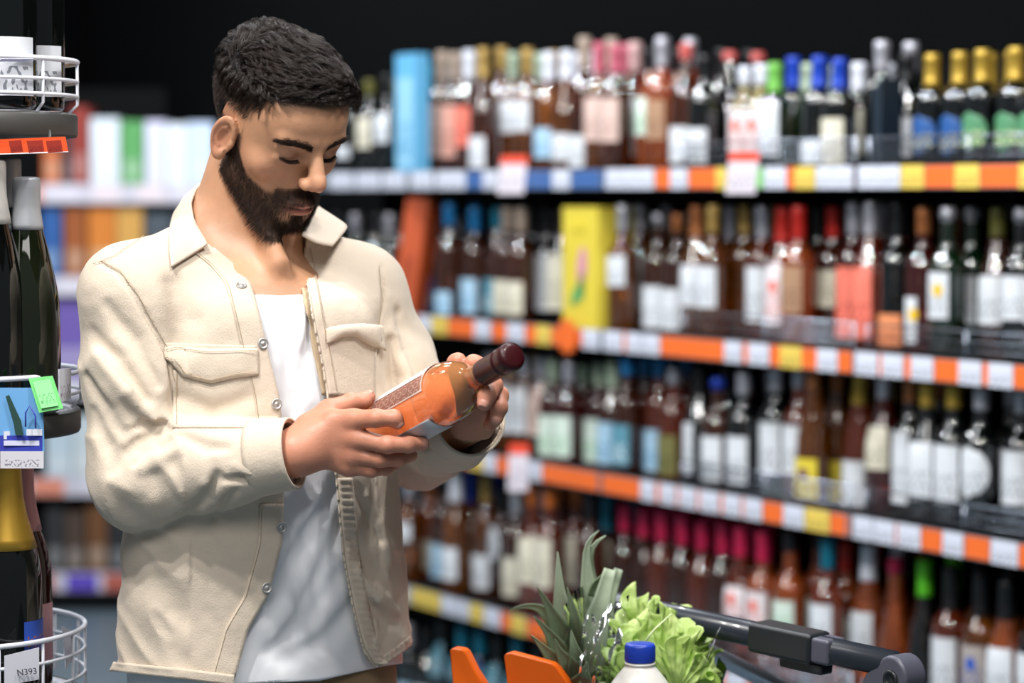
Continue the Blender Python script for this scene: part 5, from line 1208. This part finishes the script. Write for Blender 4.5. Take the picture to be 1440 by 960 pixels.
# bottles on the stand
m_dk = mat('glass_near_black', '0a0d0b', .05, trans=.3, ior=1.45, coat=.5); m_dg = mat('glass_deep_olive', '1a2012', .05, trans=.45, ior=1.45, coat=.5)
def rbottle(lab, u, Y, zbase, vtop, glass, capm, capl, lbl=None, shape='burgundy', R=.0385, H=None, ang=(0, 1.2)):
    p = at(u, 500, Y); p.z = zbase + .0015; H = H or (zv(vtop, Y) - p.z)
    r = thing('wine_bottle', lab, 'bottle', p, 'bottles on the wire display stand'); P_ = bprofile(shape, H, R)
    b = MB().lathe(smooth_prof(P_, 2), seg=40); me = bpy.data.meshes.new('bottle_glass'); me.from_pydata(b.V, [], b.F); me.shade_smooth(); sub('bottle_glass', me, glass, r)
    zc = H - capl; cp = MB().lathe(smooth_prof([(rad_at(P_, zc) + .0012, zc), (rad_at(P_, zc + capl * .4) + .0012, zc + capl * .4), (.0165, H - .03), (.0168, H - .004), (.0155, H + .001), (.002, H + .0015)], 1), seg=32)
    me = bpy.data.meshes.new('capsule'); me.from_pydata(cp.V, [], cp.F); me.shade_smooth(); sub('capsule', me, capm, r)
    if lbl:
        for (m_, v0, v1) in lbl:
            za, zb = zv(v1, Y) - p.z, zv(v0, Y) - p.z; sub('label', label_mesh(R, max(za, .004), zb, -math.pi / 2 + ang[0], ang[1], P=P_), m_, r)
    return r
g1 = mat('grey_foil', '9a9da2', .4, metal=.25); gl = mat('gold_foil', 'b8923a', .35, metal=.7); pk = mat('pink_foil', 'c48a8c', .38, metal=.3); bk = mat('black_foil', '0e0f12', .35)
tw = tagmat('script_label', 'cfd2d8', '7c8088'); bl_ = tagmat('royal_label', '2a4fae', '9d5a3a')
TA, TB, TC_ = ZA_ + .0105, ZB_ + .0105, ZC_ + .0105
rbottle('black bottle with a wide white label, nearest on the top tray', 12, 2.89, TA, 0, m_dk, bk, .06, [(tw, 54, 136)], 'bordeaux', .0385, .31)
rbottle('black bottle with white script label, right-hand on the top tray', 56, 2.955, TA, 0, m_dk, bk, .06, [(tw, 66, 137)], 'bordeaux', .0345, .31)
rbottle('black bottle standing at the back of the top tray', 45, 3.04, TA, 0, m_dk, bk, .06, [(mat('amber_label', 'd0982c', .5), 80, 140)], 'bordeaux', .034, .31, (1.0, .6))
rbottle('dark olive bottle with grey capsule, right-hand on the middle tray', 40, 2.90, TB, 250, m_dg, g1, .062, None, 'flute', .0385)
rbottle('black bottle cut by the left frame edge on the middle tray', -8, 2.875, TB, 226, m_dk, mat('paper_wrap', 'b5b3ae', .6), .075, None, 'flute', .039)
rbottle('dark bottle with grey capsule behind the others on the middle tray', 14, 3.0, TB, 223, m_dk, g1, .06, None, 'flute', .036)
rbottle('black sparkling bottle with long gold foil on the lowest tray', 8, 2.885, TC_, 600, m_dk, gl, .125, [(bl_, 868, 910)], 'burgundy', .0400, .315, (1.15, .5))
rbottle('rosé sparkling bottle with pink foil on the lowest tray', 26, 2.965, TC_, 640, mat('glass_smoky_rose', '3a1c18', .06, trans=.4), pk, .10, [(mat('pink_label', 'd09aa2', .5), 845, 925)], 'burgundy', .0375, .30, (.8, .8))
rbottle('black bottle with blue label at the frame edge on the lowest tray', -40, 2.91, TC_, 620, m_dk, gl, .10, [(bl_, 870, 925)], 'burgundy', .040, .30, (.7, .9))
# ================================================================== TROLLEY
TY = 3.0
H0, H1 = at(850, 846, 3.20), at(1258, 934, 2.86); H1.z = H0.z + (H1.z - H0.z)
hd = (H1 - H0).normalized()
cart = thing('shopping_trolley', 'shopping trolley with dark grey handle and orange child seat', 'trolley', ((H0 + H1) / 2).xy.to_3d())
m_hd = mat('slate_plastic', '252a33', .32, coat=.25, var=.05); m_hd2 = mat('dark_grip', '202326', .38, var=.05); m_hub = mat('grey_hub', '4a4b57', .4, var=.05)
hh_ = H1 - H0; lerp = lambda a: H0 + hh_ * a
m_orp = mat('orange_plastic', 'f56a12', .35, var=.03)
MB().tube([lerp(-.05), lerp(.03), lerp(1.0)], .0165, 20).build('handle_tube', m_hd, cart, True)
b = MB(); ax3 = hd; upn = Vector((0, 0, 1)); upn = (upn - ax3 * upn.dot(ax3)).normalized(); sd3 = ax3.cross(upn)
gr = MB().box(lerp(.66), ax3 * (hh_.length * .105), upn * .019, sd3 * .022).build('grip_block', m_hd2, cart); bevel(gr, .006, 3)
gr = MB().box(lerp(.79), ax3 * (hh_.length * .03), upn * .016, sd3 * .019).build('coin_lock', m_hub, cart); bevel(gr, .005, 3)
gr = MB().box(lerp(.72) - upn * .024, ax3 * (hh_.length * .07), upn * .007, sd3 * .012).build('lock_catch', m_hd2, cart); bevel(gr, .003, 2)
# end hub: rounded arm dropping from the handle end
e0 = lerp(1.0); dn = Vector((-.12, -.02, -1)).normalized(); V = []; F = []
outl = []
for k in range(13): a = math.radians(-60 + 200 * k / 12); outl.append((math.cos(a) * .030, math.sin(a) * .030))
outl += [(-.052, -.004), (-.085, -.060), (-.10, -.16), (-.055, -.16), (-.035, -.06), (.0, -.035)]
X3 = Vector((ax3.x, ax3.y, 0)).normalized() * .9 + Vector((0, -.3, 0)); X3.normalize(); Z3 = Vector((0, 0, 1)); Y3 = X3.cross(Z3)
def hubm(th, sc=.88): return [e0 + X3 * (x * sc + .012) + Z3 * (y * sc - .012) + Y3 * th for x, y in outl]
n = len(outl); V = hubm(-.018) + hubm(.018); F = [tuple(range(n)), tuple(range(n, 2 * n))[::-1]] + [(i, i + n, (i + 1) % n + n, (i + 1) % n) for i in range(n)]
hub = raw('end_bracket', V, F, cart, m_hub, False); bevel(hub, .005, 3)
bm = bmesh.new(); bm.from_mesh(hub.data); bmesh.ops.recalc_face_normals(bm, faces=bm.faces); bm.to_mesh(hub.data); bm.free()
sc_ = -Y3 if (-Y3).y < 0 else Y3
MB().lathe([(.0115, -.001), (.0115, .003), (.008, .0035), (.0075, .001), (.001, .0008)], c=e0 + X3 * .014 - Z3 * .014 + sc_ * .018, axis=sc_, seg=24).build('screw_recess', m_hd2, cart, True)
# basket below the frame edge
BX0, BX1, BY0, BY1 = -.10, .42, 2.80, 3.32; ZB0, ZB1 = .70, .84
fr = MB(); c4 = lambda z, k=0: [(BX0 + k, BY0 + k, z), (BX1 - k, BY0 + k, z), (BX1 - k, BY1 - k, z), (BX0 + k, BY1 - k, z)]
fr.tube(c4(ZB1), .006, 8, closed=True); fr.tube(c4(ZB0, .02), .005, 8, closed=True)
for a, b_ in zip(c4(ZB1), c4(ZB0, .02)): fr.tube([a, b_], .005, 8)
fr.tube([lerp(.02), (BX1, BY1, ZB1)], .012, 10); fr.tube([e0 + Vector((-.07, .0, -.13)), (BX1, BY0, ZB1 - .02)], .012, 10)
fr.build('basket_frame', m_wire, cart, True)
ww = MB()
for k in range(1, 16):
    x = BX0 + (BX1 - BX0) * k / 16; ww.tube([(x, BY0, ZB1), (x, BY0 + .02, ZB0)], .0018, 5); ww.tube([(x, BY1, ZB1), (x, BY1 - .02, ZB0)], .0018, 5); ww.tube([(x, BY0 + .02, ZB0), (x, BY1 - .02, ZB0)], .0018, 5)
    y = BY0 + (BY1 - BY0) * k / 16; ww.tube([(BX0, y, ZB1), (BX0 + .02, y, ZB0)], .0018, 5); ww.tube([(BX1, y, ZB1), (BX1 - .02, y, ZB0)], .0018, 5)
setp(ww.build('basket_wire', m_wire, cart, True), kind='stuff')
ch = MB(); 
for x in (BX0 + .04, BX1 - .04):
    ch.tube([(x, BY0 + .05, .13), (x, BY1 - .02, .16), (x, BY1 - .02, ZB0)], .012, 10)
for y in (BY0 + .08, BY1 - .04): ch.tube([(BX0 + .04, y, .14), (BX1 - .04, y, .14)], .010, 8)
ch.build('chassis', m_wire, cart, True)
for x in (BX0 + .04, BX1 - .04):
    for y in (BY0 + .07, BY1 - .05): MB().lathe([(.012, -.014), (.055, -.014), (.06, -.008), (.06, .008), (.055, .014), (.012, .014)], c=(x, y, .0601), axis=(1, 0, 0), seg=28).build('castor', mat('grey_rubber', '44464a', .6), cart, True); MB().tube([(x, y, .07), (x, y, .14)], .008, 8).build('castor_fork', m_wire, cart, True)
# orange seat panels standing above the basket rim
def panel(name, pts, Y, dy, th=.009):
    c = [at(u, v, Y + dy * i / len(pts)) for i, (u, v) in enumerate(pts)]; n = len(c); o2 = [p + Vector((.006, th * 1.5, -.001)) for p in c]
    o = raw(name, c + o2, [tuple(range(n)), tuple(range(n, 2 * n))[::-1]] + [(i, (i + 1) % n, (i + 1) % n + n, i + n) for i in range(n)], cart, m_orp, False)
    bm = bmesh.new(); bm.from_mesh(o.data); bmesh.ops.recalc_face_normals(bm, faces=bm.faces); bm.to_mesh(o.data); bm.free(); bevel(o, .003, 3); return o
panel('seat_panel', [(632, 914), (636, 911), (650, 913), (655, 917), (668, 943), (684, 968), (690, 1010), (640, 1010), (637, 968)], 2.98, .0, .014)
panel('seat_panel', [(708, 922), (712, 918), (718, 917), (775, 932), (783, 938), (800, 962), (812, 1010), (718, 1010), (712, 950)], 2.99, .01, .012)
panel('seat_base', [(640, 1016), (830, 1016), (830, 1040), (640, 1040)], 2.985, .0, .09)
# ================================================================== GROCERIES
mk = thing('milk_bottle', 'white plastic milk bottle with a blue screw cap', 'bottle', at(900, 925, 2.93).xy.to_3d() + Vector((0, 0, ZB0 + .003)))
mz = mk.location.z; mt = zv(904, 2.93); Hm = mt - mz
m_mlk = mat('milk_plastic', 'eeebe4', .28, coat=.4, var=.01, sss=.1); m_cap = mat('blue_cap', '1f3fae', .35, var=.03)
ms_ = Hm - .022
MB().lathe(smooth_prof([(.040, 0), (.046, .006), (.048, .02), (.048, ms_ - .075), (.0465, ms_ - .055), (.040, ms_ - .035), (.030, ms_ - .020), (.0215, ms_ - .010), (.0175, ms_ - .006), (.0165, ms_ + .002)], 2), c=mk.location, seg=48).build('bottle_body', m_mlk, mk, True)
MB().lathe([(.0172, ms_ - .004), (.0188, ms_ - .004), (.0188, ms_ - .0015), (.0172, ms_ - .001)], c=mk.location, seg=40).build('neck_ring', m_mlk, mk, True)
cp = MB(); ns_ = 96; V = []
for (z, r) in ((ms_, .0182), (ms_ + .002, .0186), (ms_ + .0185, .0184), (ms_ + .0215, .0172), (ms_ + .022, .012), (ms_ + .022, .001)):
    for k in range(ns_): rr = r + (.0004 if k % 2 and .0005 < z - ms_ < .019 else 0); a = k * 2 * math.pi / ns_; V.append(mk.location + Vector((rr * math.cos(a), rr * math.sin(a), z)))
cp.add(V, [(i * ns_ + k, i * ns_ + (k + 1) % ns_, (i + 1) * ns_ + (k + 1) % ns_, (i + 1) * ns_ + k) for i in range(5) for k in range(ns_)]); setp(cp.build('cap', m_cap, mk, True), 'blue ribbed screw cap')
# pineapple
m_pl = mat('pineapple_leaf', '66765a', .55, var=.4, scale=30, bump=.4, bscale=120); m_pl2 = mat('pineapple_leaf_pale', '95a38b', .55, var=.25, scale=25, bump=.3, bscale=150); m_pf = mat('pineapple_skin', 'a8752e', .5, var=.3, scale=25)
pc = at(815, 960, 3.08); pine = thing('pineapple', 'pineapple with a tall grey-green leaf crown standing in the trolley', 'pineapple', (pc.x, pc.y, ZB0 + .003))
fh = .215; V = []; F = []; nu_, nv_ = 40, 30
for j in range(nv_ + 1):
    t = j / nv_; r = .052 * math.sin(math.pi * min(.97, max(.06, t * .9 + .07))) ** .45
    for i in range(nu_):
        a = 2 * math.pi * i / nu_; sc = 1 + .05 * abs(math.sin(a * 5 + t * 14)) * abs(math.sin(a * 5 - t * 14)); V.append(pine.location + Vector((r * sc * math.cos(a), r * sc * math.sin(a), fh * t)))
for j in range(nv_):
    for i in range(nu_): F.append((j * nu_ + i, j * nu_ + (i + 1) % nu_, (j + 1) * nu_ + (i + 1) % nu_, (j + 1) * nu_ + i))
F.append(tuple(range(nu_))[::-1]); F.append(tuple(range(nv_ * nu_, (nv_ + 1) * nu_))); raw('fruit', V, F, pine, m_pf)
def leaf(pts, w, m=m_pl, face=(0, -1, .1), trough=.35, tipk=1.0, name='leaf'):
    # pts: (u, v, Y) centre line from base to tip
    C_ = resamp([tuple(A_(*p)) for p in pts], 16)
    for _ in range(3): C_[1:-1] = (C_[:-2] + C_[2:] + 2 * C_[1:-1]) / 4
    V = []; F = []; nc = 7
    for i, c in enumerate(C_):
        t = i / 15; d = nrm_(C_[min(i + 1, 15)] - C_[max(i - 1, 0)]); f = np.array(face, float); f = nrm_(f - d * (f @ d)); s = np.cross(d, f)
        ww_ = w * (1 - t ** 2.2 * tipk) * (.75 + .5 * math.sin(math.pi * min(1, t + .25))) + .0004
        for j in range(nc):
            x = (j / (nc - 1) * 2 - 1); V.append(c + s * x * ww_ - f * (trough * ww_ * (1 - x * x) * 1.0) + f * (.0006 * math.sin(t * 40 + x * 3)))
    for i in range(15):
        for j in range(nc - 1): a = i * nc + j; F.append((a, a + 1, a + nc + 1, a + nc))
    o = raw(name, V, F, pine, m); s_ = o.modifiers.new('solid', 'SOLIDIFY'); s_.thickness = .0016; s_.offset = 0
    return o
LV = [([(812, 950, 3.08), (800, 900, 3.07), (788, 850, 3.07), (784, 775, 3.08)], .0125, m_pl2), ([(808, 955, 3.07), (802, 925, 3.05), (812, 880, 3.04), (797, 825, 3.05)], .0115, m_pl), ([(803, 940, 3.06), (790, 890, 3.05), (770, 850, 3.05), (756, 825, 3.05)], .0115, m_pl),
      ([(800, 930, 3.09), (785, 885, 3.10), (760, 852, 3.10), (728, 852, 3.10), (716, 858, 3.10)], .0085, m_pl), ([(800, 945, 3.05), (785, 910, 3.04), (768, 885, 3.04), (750, 866, 3.04)], .009, m_pl), ([(805, 962, 3.04), (785, 935, 3.02), (765, 912, 3.02), (747, 893, 3.02)], .0105, m_pl),
      ([(812, 965, 3.03), (800, 935, 3.01), (785, 915, 3.01), (780, 898, 3.01)], .012, m_pl), ([(815, 965, 3.03), (812, 930, 3.01), (806, 905, 3.01), (803, 885, 3.02)], .011, m_pl), ([(800, 958, 3.04), (780, 942, 3.03), (765, 932, 3.03), (750, 922, 3.03)], .007, m_pl2),
      ([(825, 960, 3.09), (832, 900, 3.09), (828, 830, 3.09), (822, 765, 3.09), (832, 748, 3.085), (842, 746, 3.08)], .0125, m_pl2), ([(828, 960, 3.10), (838, 890, 3.10), (832, 830, 3.10), (826, 775, 3.10), (836, 758, 3.09), (852, 753, 3.09)], .0120, m_pl2),
      ([(822, 965, 3.06), (830, 910, 3.05), (842, 860, 3.05), (858, 800, 3.06)], .0150, m_pl2, .45), ([(830, 960, 3.11), (845, 880, 3.12), (860, 830, 3.12), (870, 800, 3.12)], .012, m_pl2, .5), ([(815, 970, 3.02), (820, 955, 3.0), (824, 940, 3.0), (826, 930, 3.0)], .012, m_pl), ([(835, 840, 3.085), (840, 822, 3.08), (848, 810, 3.075), (851, 800, 3.075)], .006, m_pl)]
for L3 in LV: leaf(L3[0], L3[1] * 1.12, L3[2], tipk=(L3[3] if len(L3) > 3 else 1.0))
for k in range(9):
    a = k * .7; u = 812 + 14 * math.cos(a); leaf([(812, 985, 3.05), (812 + 18 * math.cos(a), 970 - 3 * k % 7, 3.04 - .01 * math.sin(a)), (812 + 34 * math.cos(a), 945 - 4 * (k % 3), 3.04 - .02 * math.sin(a))], .009, m_pl)
# lettuce in an open clear bag
m_lt = bpy.data.materials.new('lettuce_leaf'); m_lt.use_nodes = True; nt = m_lt.node_tree; N = nt.nodes; L = nt.links; p_ = N['Principled BSDF']
tc = N.new('ShaderNodeTexCoord'); nz = N.new('ShaderNodeTexNoise'); nz.inputs['Scale'].default_value = 28; nz.inputs['Detail'].default_value = 4; L.new(tc.outputs['Object'], nz.inputs['Vector'])
rp = N.new('ShaderNodeValToRGB'); rp.color_ramp.elements[0].color = lin('93b845'); rp.color_ramp.elements[1].color = lin('dcea9e'); rp.color_ramp.elements[0].position = .3; rp.color_ramp.elements[1].position = .7; L.new(nz.outputs['Fac'], rp.inputs[0]); L.new(rp.outputs[0], p_.inputs['Base Color'])
p_.inputs['Roughness'].default_value = .4; tr_ = N.new('ShaderNodeBsdfTranslucent'); tr_.inputs[0].default_value = lin('b4d84a'); mxs = N.new('ShaderNodeMixShader'); mxs.inputs[0].default_value = .35; L.new(p_.outputs[0], mxs.inputs[1]); L.new(tr_.outputs[0], mxs.inputs[2]); L.new(mxs.outputs[0], N['Material Output'].inputs[0])
bp_ = N.new('ShaderNodeBump'); bp_.inputs['Strength'].default_value = .5; bp_.inputs['Distance'].default_value = .003; n3 = N.new('ShaderNodeTexNoise'); n3.inputs['Scale'].default_value = 90; L.new(tc.outputs['Object'], n3.inputs['Vector']); L.new(n3.outputs['Fac'], bp_.inputs['Height']); L.new(bp_.outputs[0], p_.inputs['Normal'])
lc = at(925, 960, 3.06); let = thing('lettuce', 'frilly green leaf lettuce inside the clear bag in the trolley', 'lettuce', (lc.x, lc.y, ZB0 + .01))
def lleaf(base, tip, W, bend, seed, face, frill=.010):
    base, tip = np.array(at(*base)), np.array(at(*tip)); ax_ = tip - base; Ln = np.linalg.norm(ax_); ax_ /= Ln; f = np.array(face, float); f = nrm_(f - ax_ * (f @ ax_)); s = np.cross(ax_, f); V = []; F = []; nu_, nv_ = 150, 34
    r_ = np.random.RandomState(seed); ph = r_.uniform(0, 6.28, 6)
    for j in range(nv_ + 1):
        rr = j / nv_
        for i in range(nu_ + 1):
            a = (i / nu_ * 2 - 1) * 2.35; edge = rr ** 3
            lob = 1 + .10 * math.sin(a * 5 + ph[0]) + .07 * math.sin(a * 11 + ph[1])
            x = math.sin(a) * rr * W * lob; y = (.40 + .60 * (math.cos(a) * rr * lob)) * Ln if True else 0
            wv = edge * frill * (math.sin(a * 12 + ph[2]) + .6 * math.sin(a * 27 + ph[3])) + .004 * rr * math.sin(a * 6 + ph[4]) * rr + .0018 * math.sin(x * 190 + 3 * math.sin(y * 80) + ph[5]) * math.sin(y * 170 + 2 * math.sin(x * 90) + ph[1]) * min(1, rr * 1.5)
            cup = bend * (rr ** 2) * (x / W) ** 2 - .02 * rr * rr
            V.append(base + ax_ * (y + edge * .8 * frill * math.sin(a * 21 + ph[4])) + s * (x + edge * .8 * frill * math.cos(a * 25 + ph[2])) + f * (wv + cup))
    for j in range(nv_):
        for i in range(nu_): a = j * (nu_ + 1) + i; F.append((a, a + 1, a + nu_ + 2, a + nu_ + 1))
    o = raw('leaf', V, F, let, m_lt); s_ = o.modifiers.new('solid', 'SOLIDIFY'); s_.thickness = .0006; s_.offset = 0
    return o, base, tip
lleaf((915, 1010, 3.07), (905, 838, 3.10), .056, .03, 1, (0, -1, .3)); lleaf((925, 1010, 3.04), (935, 858, 3.05), .054, .02, 2, (-.1, -1, .2)); lleaf((945, 1020, 3.05), (978, 876, 3.08), .042, .02, 3, (.3, -1, .3)); lleaf((895, 1020, 3.04), (870, 886, 3.06), .036, .02, 4, (-.3, -1, .2))
lleaf((940, 1020, 3.00), (965, 905, 2.99), .045, .02, 5, (.1, -1, .5)); lleaf((905, 1020, 3.0), (880, 915, 2.995), .040, .02, 6, (-.2, -1, .5)); lleaf((925, 1010, 3.08), (945, 856, 3.13), .05, .02, 7, (.3, -1, .1)); lleaf((960, 1020, 3.02), (992, 914, 3.04), .034, .02, 8, (.4, -1, .3))
MB().tube([at(905, 905, 3.012), at(920, 885, 3.008), at(945, 862, 3.02)], [.0016, .0012, .0006], 6).build('midrib', mat('pale_rib', 'dbe8b4', .5), let, True)
bag = bpy.data.materials.new('clear_film'); bag.use_nodes = True; nt = bag.node_tree; N = nt.nodes; L = nt.links; N.remove(N['Principled BSDF'])
tb_ = N.new('ShaderNodeBsdfTransparent'); tb_.inputs[0].default_value = (.93, .95, .95, 1); gb = N.new('ShaderNodeBsdfGlossy'); gb.inputs['Roughness'].default_value = .12; fr_ = N.new('ShaderNodeFresnel'); fr_.inputs[0].default_value = 1.33; mxs = N.new('ShaderNodeMixShader')
tc = N.new('ShaderNodeTexCoord'); nz = N.new('ShaderNodeTexNoise'); nz.inputs['Scale'].default_value = 30; nz.inputs['Detail'].default_value = 5; L.new(tc.outputs['Object'], nz.inputs['Vector']); bp_ = N.new('ShaderNodeBump'); bp_.inputs['Strength'].default_value = .35; bp_.inputs['Distance'].default_value = .003; L.new(nz.outputs['Fac'], bp_.inputs['Height']); L.new(bp_.outputs[0], gb.inputs['Normal']); L.new(bp_.outputs[0], fr_.inputs['Normal'])
L.new(fr_.outputs[0], mxs.inputs[0]); L.new(tb_.outputs[0], mxs.inputs[1]); L.new(gb.outputs[0], mxs.inputs[2]); L.new(mxs.outputs[0], N['Material Output'].inputs[0])
bg = thing('plastic_bag', 'crinkled clear plastic bag open around the lettuce', 'bag', (lc.x, lc.y - .03, ZB0 + .004))
V = []; F = []; nu_, nv_ = 64, 24
cb = np.array(at(915, 1000, 3.05))
for j in range(nv_ + 1):
    t = j / nv_
    for i in range(nu_):
        a = 2 * math.pi * i / nu_; rx = .060 + .042 * t; ry = .055 + .02 * t
        cr = 1 + .07 * t * math.sin(a * 7 + t * 4) + .03 * math.sin(a * 17 + t * 9)
        top = .20 + .10 * (.5 - .5 * math.cos(a - 0.2)) * 0 + .055 * math.cos(a) * -1 + .02 * math.sin(3 * a)
        V.append((cb[0] + rx * cr * math.cos(a), cb[1] + ry * cr * math.sin(a), ZB0 + .006 + (top + .07) * t))
for j in range(nv_):
    for i in range(nu_): F.append((j * nu_ + i, j * nu_ + (i + 1) % nu_, (j + 1) * nu_ + (i + 1) % nu_, (j + 1) * nu_ + i))
F.append(tuple(range(nu_))[::-1]); raw('film', V, F, bg, bag)
MB().tube([at(1014, 880, 3.02), at(1004, 902, 3.01), at(992, 930, 3.0), at(976, 975, 2.99)], .0011, 6).build('bag_edge', bag, bg, True)
# sheet of film over the pineapple side
V = []; F = []
A1 = resamp([tuple(at(*p)) for p in [(822, 868, 3.02), (818, 900, 3.0), (815, 935, 2.99), (812, 975, 2.985)]], 20); B1 = resamp([tuple(at(*p)) for p in [(885, 838, 3.03), (878, 880, 3.0), (868, 925, 2.985), (858, 975, 2.98)]], 20)
for i in range(20):
    for j in range(16):
        t = j / 15; q = A1[i] * (1 - t) + B1[i] * t; V.append(q + np.array([0, -.006 * math.sin(t * 9 + i * .5) - .003 * math.sin(t * 23 - i), .003 * math.sin(j)]))
for i in range(19):
    for j in range(15): a = i * 16 + j; F.append((a, a + 1, a + 17, a + 16))
raw('film_flap', V, F, bg, bag); MB().tube([tuple(p) for p in A1], .0008, 6).build('bag_edge', bag, bg, True)
